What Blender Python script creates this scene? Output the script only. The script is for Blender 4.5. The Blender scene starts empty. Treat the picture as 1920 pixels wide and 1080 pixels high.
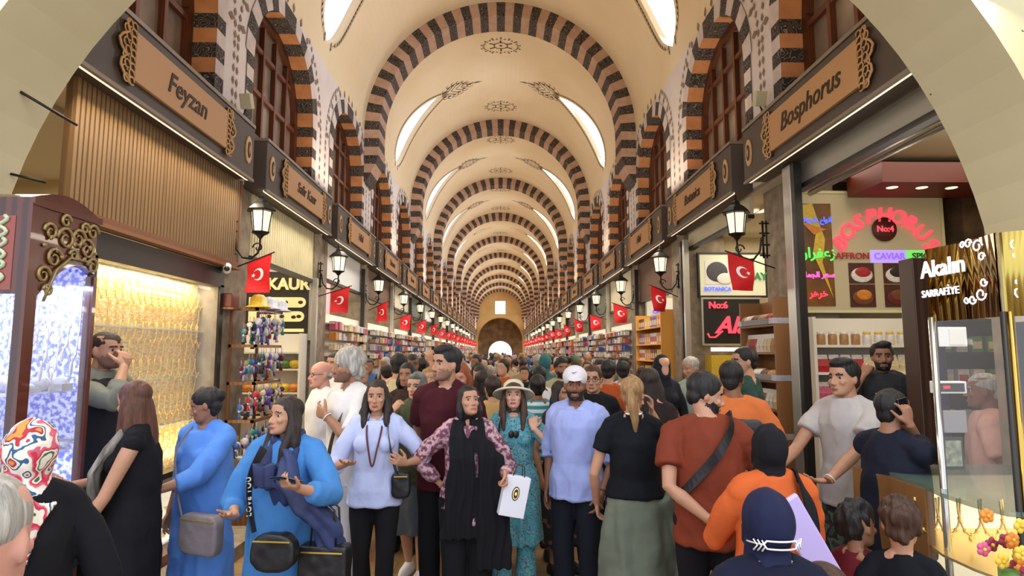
import bpy, math, random
from math import sin, cos, pi, radians, atan2, sqrt
from mathutils import Vector, Matrix, noise
random.seed(7)
COL = bpy.context.scene.collection
SC = bpy.context.scene
# ---------------- camera ----------------
F = 1150.0
cam = bpy.data.cameras.new('camera'); camo = bpy.data.objects.new('camera', cam); COL.objects.link(camo)
cam.sensor_width = 36; cam.lens = 36*F/1920; cam.clip_start = .05; cam.clip_end = 300
CZ = 1.85; PITCH = math.atan((660-540)/F); YAW = math.atan(22/F)
camo.location = (0, 0, CZ); camo.rotation_euler = (pi/2+PITCH, 0, -YAW)
SC.camera = camo
# ---------------- world, exposure ----------------
w = bpy.data.worlds.new('world'); SC.world = w; w.use_nodes = True
bg = w.node_tree.nodes['Background']; bg.inputs[0].default_value = (.80, .88, 1, 1); bg.inputs[1].default_value = 2.4
SC.view_settings.view_transform = 'Standard'; SC.view_settings.look = 'None'
SC.view_settings.exposure = 0.0; SC.view_settings.gamma = 1; SC.view_settings.use_curve_mapping = False
def area(name, loc, rot, sx, sy, power, col=(1, .85, .65), spread=pi):
    l = bpy.data.lights.new(name, 'AREA'); l.shape = 'RECTANGLE'; l.size = sx; l.size_y = sy
    l.energy = power; l.color = col; l.spread = spread
    o = bpy.data.objects.new(name, l); COL.objects.link(o); o.location = loc; o.rotation_euler = rot
    return o
# nave up-lights sitting on the top of the sign boards, one per bay and side
D1, SP, ZC, RV = 12.91, 6.9, 6.64, 2.95
for k in range(-1, 10):
    yc = D1+SP*k-3.1
    for s in (-1, 1):
        area('cornice_lamp', (s*2.62, yc, 4.5), (0, radians(180-s*14), 0), .12, 5.2, 46, (1, .78, .54))
# daylight falling through the skylights of the vault
for k in range(0, 10):
    for s in (1,):
        a = radians(32); area('skylight_daylight', (s*2.9*cos(a), D1+SP*k-3.0, 6.64+2.9*sin(a)), (0, s*(pi/2-a), 0), 2.0, .8, 105, (.84, .90, 1), radians(150))
# spill of the shop spotlights over the aisle, one per bay and side, under the boards
for k in range(-1, 10):
    yc = D1+SP*k-3.1
    for s in (-1, 1):
        area('awning_lamp', (s*2.5, yc, 3.68), (0, radians(s*22), 0), .15, 5.4, 38, (1, .86, .68))

# ---------------- materials ----------------
MATS = {}
def rgb(h):
    if isinstance(h, str):
        c = [int(h[i:i+2], 16)/255 for i in (0, 2, 4)]
        return tuple(x/12.92 if x <= .04045 else ((x+.055)/1.055)**2.4 for x in c)+(1,)
    return tuple(h)+(1,) if len(h) == 3 else tuple(h)
def mat(name, col, rough=.6, metal=0, emit=0, col2=None, scale=8, kind='noise', bump=0, bscale=30, stretch=(1, 1, 1), emitcol=None, alpha=1, trans=0, thr=None, detail=4, spec=.5, coat=0, bdist=.01):
    if name in MATS: return MATS[name]
    m = bpy.data.materials.new(name); MATS[name] = m; m.use_nodes = True
    nt = m.node_tree; b = nt.nodes['Principled BSDF']; L = nt.links
    c = rgb(col); b.inputs['Base Color'].default_value = c
    b.inputs['Roughness'].default_value = rough; b.inputs['Metallic'].default_value = metal
    b.inputs['Specular IOR Level'].default_value = spec
    if coat: b.inputs['Coat Weight'].default_value = coat
    if trans: b.inputs['Transmission Weight'].default_value = trans; b.inputs['IOR'].default_value = 1.1
    if alpha < 1: b.inputs['Alpha'].default_value = alpha
    tc = nt.nodes.new('ShaderNodeTexCoord'); mp = nt.nodes.new('ShaderNodeMapping')
    L.new(tc.outputs['Object'], mp.inputs[0]); mp.inputs['Scale'].default_value = stretch
    if col2 is not None:
        if kind == 'noise':
            t = nt.nodes.new('ShaderNodeTexNoise'); t.inputs['Scale'].default_value = scale; t.inputs['Detail'].default_value = detail; out = t.outputs[0]
        elif kind == 'wave':
            t = nt.nodes.new('ShaderNodeTexWave'); t.inputs['Scale'].default_value = scale; t.inputs['Distortion'].default_value = 2; t.inputs['Detail'].default_value = 3; out = t.outputs[1]
        elif kind == 'stripe':
            t = nt.nodes.new('ShaderNodeTexWave'); t.inputs['Scale'].default_value = scale; out = t.outputs[1]
        elif kind == 'blobs':
            t = nt.nodes.new('ShaderNodeTexNoise'); t.inputs['Scale'].default_value = scale; t.inputs['Detail'].default_value = 1.5
            a = nt.nodes.new('ShaderNodeMapRange'); a.inputs['From Min'].default_value = .3; a.inputs['From Max'].default_value = .7; L.new(t.outputs[0], a.inputs[0]); out = a.outputs[0]
        elif kind == 'voronoi':
            t = nt.nodes.new('ShaderNodeTexVoronoi'); t.inputs['Scale'].default_value = scale; out = t.outputs[0]
        elif kind == 'cells':
            t = nt.nodes.new('ShaderNodeTexVoronoi'); t.inputs['Scale'].default_value = scale
            s_ = nt.nodes.new('ShaderNodeSeparateColor'); L.new(t.outputs[1], s_.inputs[0]); out = s_.outputs[0]
        elif kind == 'scroll':   # curling line pattern
            t = nt.nodes.new('ShaderNodeTexNoise'); t.inputs['Scale'].default_value = scale; t.inputs['Detail'].default_value = 1
            a = nt.nodes.new('ShaderNodeMath'); a.operation = 'PINGPONG'; a.inputs[1].default_value = .05; L.new(t.outputs[0], a.inputs[0])
            d = nt.nodes.new('ShaderNodeMath'); d.operation = 'MULTIPLY'; d.inputs[1].default_value = 20; L.new(a.outputs[0], d.inputs[0]); out = d.outputs[0]
        L.new(mp.outputs[0], t.inputs['Vector'])
        r = nt.nodes.new('ShaderNodeValToRGB'); L.new(out, r.inputs[0])
        lo, hi = thr if thr else (.3, .7)
        r.color_ramp.elements[0].position = lo; r.color_ramp.elements[1].position = hi
        r.color_ramp.elements[0].color = c
        if isinstance(col2, list):
            cols = [rgb(x) for x in col2]; n = len(cols)+1
            r.color_ramp.interpolation = 'CONSTANT'
            r.color_ramp.elements[0].position = 0; r.color_ramp.elements[1].position = 1/n; r.color_ramp.elements[1].color = cols[0]
            for i, cc in enumerate(cols[1:]): e = r.color_ramp.elements.new((i+2)/n); e.color = cc
        else: r.color_ramp.elements[1].color = rgb(col2)
        L.new(r.outputs[0], b.inputs['Base Color'])
        if emit: L.new(r.outputs[0], b.inputs['Emission Color']); b.inputs['Emission Strength'].default_value = emit
    elif emit:
        b.inputs['Emission Color'].default_value = rgb(emitcol) if emitcol else c; b.inputs['Emission Strength'].default_value = emit
    if bump:
        t2 = nt.nodes.new('ShaderNodeTexNoise'); t2.inputs['Scale'].default_value = bscale; t2.inputs['Detail'].default_value = 4
        L.new(mp.outputs[0], t2.inputs['Vector'])
        bp = nt.nodes.new('ShaderNodeBump'); bp.inputs['Strength'].default_value = bump; bp.inputs['Distance'].default_value = bdist
        L.new(t2.outputs[0], bp.inputs['Height']); L.new(bp.outputs[0], b.inputs['Normal'])
    return m

# ---------------- mesh builder ----------------
class MB:
    def __init__(s): s.v = []; s.f = []; s.m = []; s.sm = []; s.M = None
    def add(s, vs, fs, m=0, smooth=False):
        n = len(s.v)
        if s.M is not None: vs = [s.M @ Vector(p) for p in vs]
        s.v += [tuple(p) for p in vs]; s.f += [tuple(i+n for i in f) for f in fs]
        s.m += [m]*len(fs); s.sm += [smooth]*len(fs); return s
    def box(s, x0, y0, z0, x1, y1, z1, m=0):
        x0, x1 = sorted((x0, x1)); y0, y1 = sorted((y0, y1)); z0, z1 = sorted((z0, z1))
        v = [(x, y, z) for z in (z0, z1) for y in (y0, y1) for x in (x0, x1)]
        return s.add(v, [(0, 2, 3, 1), (4, 5, 7, 6), (0, 1, 5, 4), (2, 6, 7, 3), (0, 4, 6, 2), (1, 3, 7, 5)], m)
    def quad(s, a, b, c, d, m=0): return s.add([a, b, c, d], [(0, 1, 2, 3)], m)
    def prism(s, pts, n, m=0):   # pts: 3d polygon; n: extrude vector
        k = len(pts); n = Vector(n); P = [Vector(p) for p in pts]
        return s.add(P+[p+n for p in P], [tuple(range(k))[::-1], tuple(range(k, 2*k))]+[(i, (i+1) % k, (i+1) % k+k, i+k) for i in range(k)], m)
    def tube(s, pts, r, m=0, seg=8, cap=True):
        P = [Vector(p) for p in pts]; n = len(P); rr = r if hasattr(r, '__len__') else [r]*n
        vs = []; fs = []; up = None
        for i in range(n):
            t = (P[min(i+1, n-1)]-P[max(i-1, 0)]).normalized()
            if up is None: up = Vector((0, 0, 1)) if abs(t.z) < .9 else Vector((0, 1, 0))
            a = t.cross(up).normalized(); b = a.cross(t).normalized(); up = b
            for k in range(seg):
                q = 2*pi*k/seg; vs.append(P[i]+(a*cos(q)+b*sin(q))*rr[i])
        for i in range(n-1):
            for k in range(seg): fs.append((i*seg+k, i*seg+(k+1) % seg, (i+1)*seg+(k+1) % seg, (i+1)*seg+k))
        if cap: fs.append(tuple(range(seg))[::-1]); fs.append(tuple(range((n-1)*seg, n*seg)))
        return s.add(vs, fs, m, True)
    def lathe(s, prof, c=(0, 0, 0), seg=16, m=0, sx=1, sy=1, cap=True, a0=0, a1=2*pi, smooth=True):
        vs = []; fs = []; n = len(prof); full = abs(a1-a0-2*pi) < 1e-6; K = seg if full else seg+1
        for (r, z) in prof:
            for k in range(K):
                q = a0+(a1-a0)*k/seg; vs.append((c[0]+r*cos(q)*sx, c[1]+r*sin(q)*sy, c[2]+z))
        for i in range(n-1):
            for k in range(seg if full else seg):
                k2 = (k+1) % K; fs.append((i*K+k, i*K+k2, (i+1)*K+k2, (i+1)*K+k))
        if cap and full: fs.append(tuple(range(K))[::-1]); fs.append(tuple(range((n-1)*K, n*K)))
        return s.add(vs, fs, m, smooth)
    def ball(s, c, r, m=0, seg=12, rings=8, rot=None):
        r = r if hasattr(r, '__len__') else (r, r, r); vs = [Vector((0, 0, -r[2]))]; fs = []
        for i in range(1, rings):
            a = -pi/2+pi*i/rings
            for k in range(seg): q = 2*pi*k/seg; vs.append(Vector((r[0]*cos(a)*cos(q), r[1]*cos(a)*sin(q), r[2]*sin(a))))
        vs.append(Vector((0, 0, r[2]))); N = len(vs)-1
        for k in range(seg):
            k2 = (k+1) % seg; fs.append((0, 1+k2, 1+k)); fs.append((N, 1+(rings-2)*seg+k, 1+(rings-2)*seg+k2))
            for i in range(rings-2): a = 1+i*seg; fs.append((a+k, a+k2, a+seg+k2, a+seg+k))
        if rot is not None: vs = [rot @ p for p in vs]
        c = Vector(c); return s.add([p+c for p in vs], fs, m, True)
    def mesh(s, name, mats):
        me = bpy.data.meshes.new(name); me.from_pydata(s.v, [], s.f); me.update()
        for m_ in (mats if isinstance(mats, (list, tuple)) else [mats]): me.materials.append(m_)
        if s.f:
            me.polygons.foreach_set('material_index', s.m); me.polygons.foreach_set('use_smooth', s.sm)
        return me
    def build(s, name, mats, parent=None, bevel=0, kind=None):
        o = bpy.data.objects.new(name, s.mesh(name, mats)); COL.objects.link(o)
        if parent: o.parent = parent
        if bevel: b = o.modifiers.new('bevel', 'BEVEL'); b.width = bevel; b.segments = 2; b.limit_method = 'ANGLE'
        if kind: o['kind'] = kind
        return o
def link(o, parent=None):
    COL.objects.link(o)
    if parent: o.parent = parent
    return o
def tag(o, label, cat, group=None, kind=None):
    o['label'] = label; o['category'] = cat
    if group: o['group'] = group
    if kind: o['kind'] = kind
    return o
def thing(name, label, cat, loc=(0, 0, 0), rz=0, group=None):
    o = bpy.data.objects.new(name, None); COL.objects.link(o); o.location = loc; o.rotation_euler = (0, 0, rz); o.empty_display_size = .1
    return tag(o, label, cat, group)
def dup(o, parent=None, **kw):
    c = o.copy(); COL.objects.link(c)
    if parent is not None: c.parent = parent
    for ch in list(o.children): dup(ch, c)
    return c
def copy_thing(o, loc, rz=None, label=None, group=None):
    c = dup(o); c.location = loc
    if rz is not None: c.rotation_euler = (0, 0, rz)
    if label: c['label'] = label
    if group: c['group'] = group
    return c
def text(body, size, m, parent, name='lettering', M=None, ext=.004, shear=0, align='CENTER', space=1, bold=0):
    cu = bpy.data.curves.new('t', 'FONT'); cu.body = body; cu.size = size; cu.extrude = ext; cu.shear = shear
    cu.align_x = align; cu.align_y = 'CENTER'; cu.space_character = space; cu.offset = bold; cu.resolution_u = 3
    to = bpy.data.objects.new('t', cu); COL.objects.link(to)
    me = bpy.data.meshes.new_from_object(to.evaluated_get(bpy.context.evaluated_depsgraph_get()))
    bpy.data.objects.remove(to); bpy.data.curves.remove(cu)
    if M is not None: me.transform(M)
    me.materials.clear(); me.materials.append(m)
    o = bpy.data.objects.new(name, me); COL.objects.link(o)
    if parent: o.parent = parent
    return o
# text planes: local text (x right, y up) standing upright.  FRONT faces -Y (the camera);  FACE_R faces +X, FACE_L faces -X
def T(x, y, z): return Matrix.Translation((x, y, z))
FRONT = Matrix.Rotation(pi/2, 4, 'X')
FACE_R = Matrix.Rotation(pi/2, 4, 'Z') @ FRONT     # on the left wall, read from the aisle
FACE_L = Matrix.Rotation(-pi/2, 4, 'Z') @ FRONT    # on the right wall
def pix(x, y, X=None, Y=None, Z=None):
    """world point seen at photograph pixel (x, y) on the plane X=, Y= or Z="""
    d = Vector(((x-960)/F, (540-y)/F, -1)); d = camo.rotation_euler.to_matrix() @ d
    o = Vector((0, 0, CZ))
    t = (X-o.x)/d.x if X is not None else ((Y-o.y)/d.y if Y is not None else (Z-o.z)/d.z)
    return o+d*t
# ================= structure =================
M_plaster = mat('vault_plaster', 'E8D8BC', .9, col2='DFCCA9', scale=.6, bump=.15, bscale=6)
M_wall = mat('wall_plaster', 'E2DADA', .9, col2='D6CCCC', scale=2, bump=.15, bscale=9)  # cooler than the vault: daylight tint put into the wall colour
M_front = mat('arch_plaster', 'D0C39C', .9, col2='C6B88F', scale=1.2, bump=.3, bscale=5)
M_stone = mat('pillar_stone', 'A2937B', .85, col2='77695A', scale=7, bump=.6, bscale=18)
M_black = mat('black_voussoir', '2C2523', .8, col2='8C8078', kind='scroll', scale=9, thr=(.72, .95))
M_pink = mat('pink_voussoir', 'BFA08C', .85, col2='AF8D7A', scale=6, bump=.2)
M_orange = mat('orange_voussoir', 'C58A5C', .85, col2='B07448', scale=6, bump=.2)  # brick stripes of the reveals, warm light put into their orange
M_lilac = mat('pale_voussoir', 'D6CCCB', .85, col2='C4B8B6', scale=6)
M_paint = mat('painted_ornament', '4A4038', .9)
M_paint2 = mat('painted_ornament_soft', '8A7662', .9)
M_wood = mat('window_wood', '5E3018', .5, col2='4A2410', scale=12, kind='wave', stretch=(1, 1, .2), bump=.2)
M_pane = mat('window_pane', '8A7A6C', .25, col2='4A3E36', scale=1.3)
# floor of stone tiles
def floor_mat():
    m = bpy.data.materials.new('floor_tiles'); m.use_nodes = True; nt = m.node_tree; b = nt.nodes['Principled BSDF']; L = nt.links
    tc = nt.nodes.new('ShaderNodeTexCoord'); br = nt.nodes.new('ShaderNodeTexBrick'); br.inputs['Scale'].default_value = 1
    br.inputs['Color1'].default_value = rgb('B08D66'); br.inputs['Color2'].default_value = rgb('9A7852'); br.inputs['Mortar'].default_value = rgb('6A5238')
    br.inputs['Mortar Size'].default_value = .006; br.inputs['Brick Width'].default_value = .6; br.inputs['Row Height'].default_value = .3
    n = nt.nodes.new('ShaderNodeTexNoise'); n.inputs['Scale'].default_value = 4; n.inputs['Detail'].default_value = 6
    mx = nt.nodes.new('ShaderNodeMix'); mx.data_type = 'RGBA'; mx.blend_type = 'MULTIPLY'; mx.inputs[0].default_value = .5
    L.new(tc.outputs['Object'], br.inputs[0]); L.new(tc.outputs['Object'], n.inputs[0]); L.new(br.outputs[0], mx.inputs[6]); L.new(n.outputs[1], mx.inputs[7])
    L.new(mx.outputs[2], b.inputs['Base Color']); b.inputs['Roughness'].default_value = .38
    return m
YEND = 75.6
MB().box(-6.2, -4, -.1, 6.2, YEND+9, 0).build('floor', floor_mat(), kind='structure')

G = [3.27, 6.78, 9.9]; PIER = [3.27, 6.8, 10.05]
y_ = 13.35
while y_ < 74: G.append(y_); PIER.append(y_); y_ += SP/2
WINC = [4.95, 8.2]+[8.2+SP/2*i for i in range(1, 19)]
WW, WS, WT, WB = 1.15, 5.35, 6.38, 4.0       # half width, springing, apex, bottom
def parch(n=10, e=0.0):
    """pointed arch outline (u, z) from the left springing over the apex to the right one, offset outwards by e"""
    h = WT-WS; c = (h*h-WW*WW)/(2*WW); R = WW+c   # centre of the right-hand arc at u=-c
    pts = []
    a1 = atan2(h, c)
    for i in range(n+1):
        a = a1*i/n; pts.append((-c+(R+e)*cos(a), WS+(R+e)*sin(a)))
    if e: pts = [p for p in pts if p[0] > 0]+[(0, WS+sqrt(max((R+e)**2-c*c, 0)))]
    right = pts; left = [(-u, z) for u, z in pts]
    return left[:-1]+right[::-1]
WTH = .45
def wall(side):
    s = -1 if side == 'left' else 1
    X0, X1 = s*RV, s*(RV+WTH)
    b = MB(); y0 = 3.56
    edges = []
    prev = y0
    outl = parch()
    for c in WINC:
        a, d = c-WW, c+WW
        b.quad((X0, prev, 3.75), (X0, a, 3.75), (X0, a, ZC), (X0, prev, ZC))
        # around the opening
        P = [(c+u, z) for u, z in outl]
        for (u0, z0), (u1, z1) in zip(P, P[1:]): b.quad((X0, u0, z0), (X0, u1, z1), (X0, u1, ZC), (X0, u0, ZC))
        b.quad((X0, a, 3.75), (X0, d, 3.75), (X0, d, WB), (X0, a, WB))
        loop = [(a, WB)]+P+[(d, WB)]
        for (u0, z0), (u1, z1) in zip(loop, loop[1:]): b.quad((X0, u0, z0), (X1, u0, z0), (X1, u1, z1), (X0, u1, z1))
        b.quad((X0, a, WB), (X0, d, WB), (X1, d, WB), (X1, a, WB))
        prev = d
    b.quad((X0, prev, 3.75), (X0, YEND, 3.75), (X0, YEND, ZC), (X0, prev, ZC))
    b.quad((X1+s*.02, y0, 3.7), (X1+s*.02, YEND, 3.7), (X1+s*.02, YEND, ZC+.2), (X1+s*.02, y0, ZC+.2))
    b.quad((X0, y0, 3.75), (X0, YEND, 3.75), (X1, YEND, 3.75), (X1, y0, 3.75))
    for p in PIER:
        b.box(s*3.16 if (s > 0 and abs(p-6.8) < .1) else X0, p-.36, 0, X1+s*.2, p+.36, 3.76, 1)
    b.build('wall_'+side, [M_wall, M_stone], kind='structure')
wall('left'); wall('right')
# shop partitions and backs
M_shopwall = mat('shop_wall', 'D9C9A8', .8, col2='CDBB97', scale=2)
M_shopceil = mat('shop_ceiling', 'E4DDC8', .8)
for s, nm in ((-1, 'wall_shops_left'), (1, 'wall_shops_right')):
    b = MB()
    b.quad((s*5.6, 0, 0), (s*5.6, YEND, 0), (s*5.6, YEND, 3.75), (s*5.6, 0, 3.75))
    for p in PIER: b.box(s*3.55, p-.08, 0, s*5.6, p+.08, 3.74)
    b.quad((s*3.0, 0, 3.74), (s*5.6, 0, 3.74), (s*5.6, YEND, 3.74), (s*3.0, YEND, 3.74), 1)
    b.build(nm, [M_shopwall, M_shopceil], kind='structure')

# vault with leaf-shaped skylights
SKY = [(D1+SP*k-3.0) for k in range(0, 10)]
A0, A1_ = radians(9), radians(56)
def half_w(a):
    t = (a-A0)/(A1_-A0)
    return .56*(sin(pi*min(max(t, 0), 1)**.62))**.8 if 0 < t < 1 else 0
b = MB(); NA = 64
ys = [3.56]+[c for c in SKY]+[YEND]
def vp(a, y, s, r=RV): return (s*r*cos(a), y, ZC+r*sin(a))
angs = [pi/2*i/36 for i in range(37)]
for s in (-1, 1):
    for a, a2 in zip(angs, angs[1:]):
        h0, h1 = half_w(a), half_w(a2)
        prev = (3.56, 3.56)
        for c in SKY:
            b.add([vp(a, prev[0], s), vp(a, c-h0, s), vp(a2, c-h1, s), vp(a2, prev[1], s)], [(0, 1, 2, 3)], 0, True)
            for q in (-1, 1):
                if h0 or h1: b.add([vp(a, c+q*h0, s), vp(a2, c+q*h1, s), vp(a2, c+q*h1, s, RV+.10), vp(a, c+q*h0, s, RV+.10)], [(0, 1, 2, 3)], 0)
            prev = (c+h0, c+h1)
        b.add([vp(a, prev[0], s), vp(a, YEND, s), vp(a2, YEND, s), vp(a2, prev[1], s)], [(0, 1, 2, 3)], 0, True)
b.build('ceiling', [M_plaster], kind='structure')
# skylight glazing: thin panes on the outside
M_sky = mat('skylight_glass', 'FFFFFF', .1, emit=.80, emitcol='BCD2F4')
M_skyr = mat('skylight_glass_sunny', 'FFFFFF', .1, emit=1.3, emitcol='F4FAFF')
n_w = 100
for s in (-1, 1):
    for c in SKY:
        b = MB(); n_w += 1
        aa = [A0+(A1_-A0)*i/24 for i in range(25)]
        for a, a2 in zip(aa, aa[1:]):
            b.add([vp(a, c-half_w(a)-.02, s, RV+.11), vp(a, c+half_w(a)+.02, s, RV+.11), vp(a2, c+half_w(a2)+.02, s, RV+.11), vp(a2, c-half_w(a2)-.02, s, RV+.11)], [(0, 1, 2, 3)], 0, True)
        b.build('window_%d' % n_w, [M_sky if s < 0 else M_skyr], kind='structure')
# painted ornament on the vault: beads round the skylights, sprays above them, medallions on the crown
def on_vault(a, y, s, lift=.006): return vp(a, y, s, RV-lift)
def dot(b, a, y, s, du, dv, rot=0, m=0):
    """small lozenge painted on the vault; du along the curve, dv along the nave"""
    P = [(du, 0), (0, dv), (-du, 0), (0, -dv)]
    P = [(p*cos(rot)-q*sin(rot), p*sin(rot)+q*cos(rot)) for p, q in P]
    b.add([on_vault(a+p/RV, y+q, s) for p, q in P], [(0, 1, 2, 3)], m)
def stroke(b, pts, s, wd, m=0):
    for (a, y), (a2, y2) in zip(pts, pts[1:]):
        du, dv = (a2-a)*RV, y2-y; L_ = math.hypot(du, dv) or 1; nu, nv = -dv/L_*wd/2, du/L_*wd/2
        b.add([on_vault(a+nu/RV, y+nv, s), on_vault(a-nu/RV, y-nv, s), on_vault(a2-nu/RV, y2-nv, s), on_vault(a2+nu/RV, y2+nv, s)], [(0, 1, 2, 3)], m)
for ci, c in enumerate(SKY):
    b = MB(); fine = ci < 4
    for s in (-1, 1):
        N = 34 if fine else 14
        for i in range(N+1):
            t = i/N; a = A0-.03+(A1_-A0+.06)*t; h = half_w(min(max(a, A0+.001), A1_-.001))+.13
            for q in (-1, 1):
                dot(b, a, c+q*h, s, .05, .028, 0, 0)
                if fine and i < N: stroke(b, [(a, c+q*(h+.05)), (a+(A1_-A0+.06)/N, c+q*(half_w(min(max(a+.02, A0+.001), A1_-.001))+.18))], s, .012, 1)
        # spray above the skylight
        a = A1_+.02
        for q in (-1, 1):
            for j in range(6):
                t = j/5; base = a+.26*t; yy = c+q*(.30*sin(pi*(t*.85+.15)))
                dot(b, base, yy, s, .09, .035, q*.7, 0)
                if fine: stroke(b, [(base-.03, c+q*.02), (base+.01, yy*.5+c*.5), (base+.045, yy)], s, .03, 1)
                if fine: stroke(b, [(base+.01+.03*cos(k*.9), yy+q*.09+.08*sin(k*.9)) for k in range(6)], s, .018, 0)
        dot(b, a+.34, c, s, .16, .035, 0, 0)
        dot(b, a-.0, c, s, .1, .12, 0, 1)
    for yc in (c-1.95, c+1.9):       # medallions on the crown
        for i in range(28):
            q = 2*pi*i/28; a = pi/2-.44*cos(q)/RV; y = yc+.34*sin(q)
            dot(b, a, y, 1, .035, .035, q, 1)
            a2 = pi/2-.5*cos(q)/RV
            if fine and i % 2: dot(b, a2, yc+.40*sin(q), 1, .03, .03, q, 0)
        ring = [(pi/2-.17*cos(2*pi*i/16)/RV, yc+.15*sin(2*pi*i/16)) for i in range(17)]
        stroke(b, ring, 1, .025, 0)
        for i in range(6):
            q = 2*pi*i/6+.5; stroke(b, [(pi/2-.17*cos(q)/RV, yc+.15*sin(q)), (pi/2-.33*cos(q)/RV, yc+.27*sin(q))], 1, .04, 0)
        dot(b, pi/2, yc, 1, .05, .05, 0, 0)
    b.build('trim_%d' % (40+ci), [M_paint, M_paint2], kind='structure')
# ribs: transverse striped arches
NV = 45; RIN = 2.63
for k in range(10):
    y0 = D1+SP*k; y1 = y0+.68; b = MB()
    for i in range(NV):
        a, a2 = pi*i/NV, pi*(i+1)/NV; m = 0 if i % 2 == 0 else 1
        def P(r, a, y): return (r*cos(a), y, ZC+r*sin(a))
        b.quad(P(RIN, a, y0), P(RV+.02, a, y0), P(RV+.02, a2, y0), P(RIN, a2, y0), m)
        b.quad(P(RIN, a, y0), P(RIN, a2, y0), P(RIN, a2, y1), P(RIN, a, y1), m)
        b.quad(P(RIN, a, y1), P(RIN, a2, y1), P(RV+.02, a2, y1), P(RV+.02, a, y1), m)
    for s in (-1, 1):
        z = ZC; i = 0
        while z > 5.55:
            m = 1 if i % 2 == 0 else 0; z2 = z-.19; d0 = RIN+max(0, (6.0-z))*.5; d1 = RIN+max(0, (6.0-z2))*.5
            b.add([(s*d0, y0, z), (s*RV, y0, z), (s*RV, y0, z2), (s*d1, y0, z2), (s*d0, y1, z), (s*RV, y1, z), (s*RV, y1, z2), (s*d1, y1, z2)],
                  [(0, 1, 2, 3), (4, 7, 6, 5), (0, 3, 7, 4), (2, 6, 7, 3)], m)
            z = z2; i += 1
    b.build('trim_%d' % (k+1), [M_black, M_pink], kind='structure')
# windows (lattice + panes) and their striped surrounds, both walls
def make_window(s):
    b = MB(); X = s*(RV+.27)
    for u in (-1.1, -.66, -.22, .22, .66, 1.1):
        zt = WS+sqrt(max(0, 1-(abs(u)/WW)**2))*(WT-WS)*.86
        b.box(X-.03, u-.028, WB, X+.03, u+.028, zt)
    for z in (4.1, 4.65, 5.25, 5.85):
        h = WW if z < WS else WW*.86*sqrt(max(0, 1-((z-WS)/(WT-WS))**2))
        b.box(X-.022, -h, z-.03, X+.022, h, z+.03)
    P = parch(8); Q = parch(8, -.11)
    n = min(len(P), len(Q))
    Q = [(u*.9, WS+(z-WS)*.9) for u, z in P]
    for i in range(len(P)-1):
        b.add([(X-.04, P[i][0], P[i][1]), (X-.04, P[i+1][0], P[i+1][1]), (X-.04, Q[i+1][0], Q[i+1][1]), (X-.04, Q[i][0], Q[i][1]),
               (X+.04, P[i][0], P[i][1]), (X+.04, P[i+1][0], P[i+1][1]), (X+.04, Q[i+1][0], Q[i+1][1]), (X+.04, Q[i][0], Q[i][1])],
              [(0, 1, 2, 3), (7, 6, 5, 4), (3, 2, 6, 7)])
    for q in (-1, 1): b.box(X-.04, q*WW, WB, X+.04, q*(WW-.1), WS)
    fr = b.mesh('window_frame', M_wood)
    b = MB(); pts = [(X+s*.035, -WW, WB)]+[(X+s*.035, u, z) for u, z in P]+[(X+s*.035, WW, WB)]
    b.add(pts, [tuple(range(len(pts)))]); pn = b.mesh('pane', M_pane)
    return fr, pn
def make_surround(s):
    b = MB(); e = .24; X = s*(RV-.012); XI = s*(RV+.25)
    # jamb stripes
    z = WS; i = 0
    H = .16
    while z > WB:
        z2 = max(WB, z-H); m = 0 if i % 2 == 0 else 2
        for q in (-1, 1):
            b.quad((X, q*WW, z), (X, q*(WW+e*.8), z), (X, q*(WW+e*.8), z2), (X, q*WW, z2), m)
            b.quad((X, q*WW*.995, z), (X, q*WW*.995, z2), (XI, q*WW*.995, z2), (XI, q*WW*.995, z), 0 if m == 0 else 1)
        z = z2; i += 1
    h = WT-WS; c = (h*h-WW*WW)/(2*WW); R = WW+c; a1 = atan2(h, c); n = 8
    for i in range(n):
        a, a2 = a1*i/n, a1*(i+1)/n; m = 2 if i % 2 == 0 else 0
        for q in (-1, 1):
            def P(r, a): return (q*(-c+r*cos(a)), WS+r*sin(a))
            o0, o1 = P(R+e, a), P(R+e, a2)
            if q*o1[0] < 0: o1 = (0, o1[1])
            p0, p1 = P(R, a), P(R, a2)
            b.quad((X, *p0), (X, *o0), (X, *o1), (X, *p1), m)
            k = .996
            b.quad((X, p0[0]*k, p0[1]-.004), (X, p1[0]*k, p1[1]-.004), (XI, p1[0]*k, p1[1]-.004), (XI, p0[0]*k, p0[1]-.004), 0 if m == 0 else 1)
    # scalloped painted border
    Rb = R+.43; N = 22
    for q in (-1, 1):
        for i in range(N):
            a = a1*1.12*i/N; u = -c+Rb*cos(a); z = WS+Rb*sin(a)
            if u < 0 or z > ZC-.03: continue
            b.add([(s*(RV-.008), q*(u+.035), z), (s*(RV-.008), q*u, z+.06), (s*(RV-.008), q*(u-.035), z), (s*(RV-.008), q*u, z-.045)], [(0, 1, 2, 3)], 3)
        z = WS-.1
        while z > 4.5:
            u = -c+Rb
            b.add([(s*(RV-.008), q*(u+.03), z), (s*(RV-.008), q*u, z+.055), (s*(RV-.008), q*(u-.03), z), (s*(RV-.008), q*u, z-.055)], [(0, 1, 2, 3)], 3); z -= .14
        for i in range(7):
            a = a1*1.0*(i+.5)/7; r2 = R+.33; u = -c+r2*cos(a); z = WS+r2*sin(a); a_ = a
            if u < .02: continue
            b.add([(s*(RV-.008), q*(u+.09*cos(a_)), z+.09*sin(a_)), (s*(RV-.008), q*(u-.05*sin(a_)), z+.05*cos(a_)), (s*(RV-.008), q*(u-.07*cos(a_)), z-.07*sin(a_)), (s*(RV-.008), q*(u+.05*sin(a_)), z-.05*cos(a_))], [(0, 1, 2, 3)], 3)
    return b.mesh('surround', [M_black, M_orange, M_lilac, M_paint2])
wn = 0
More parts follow.
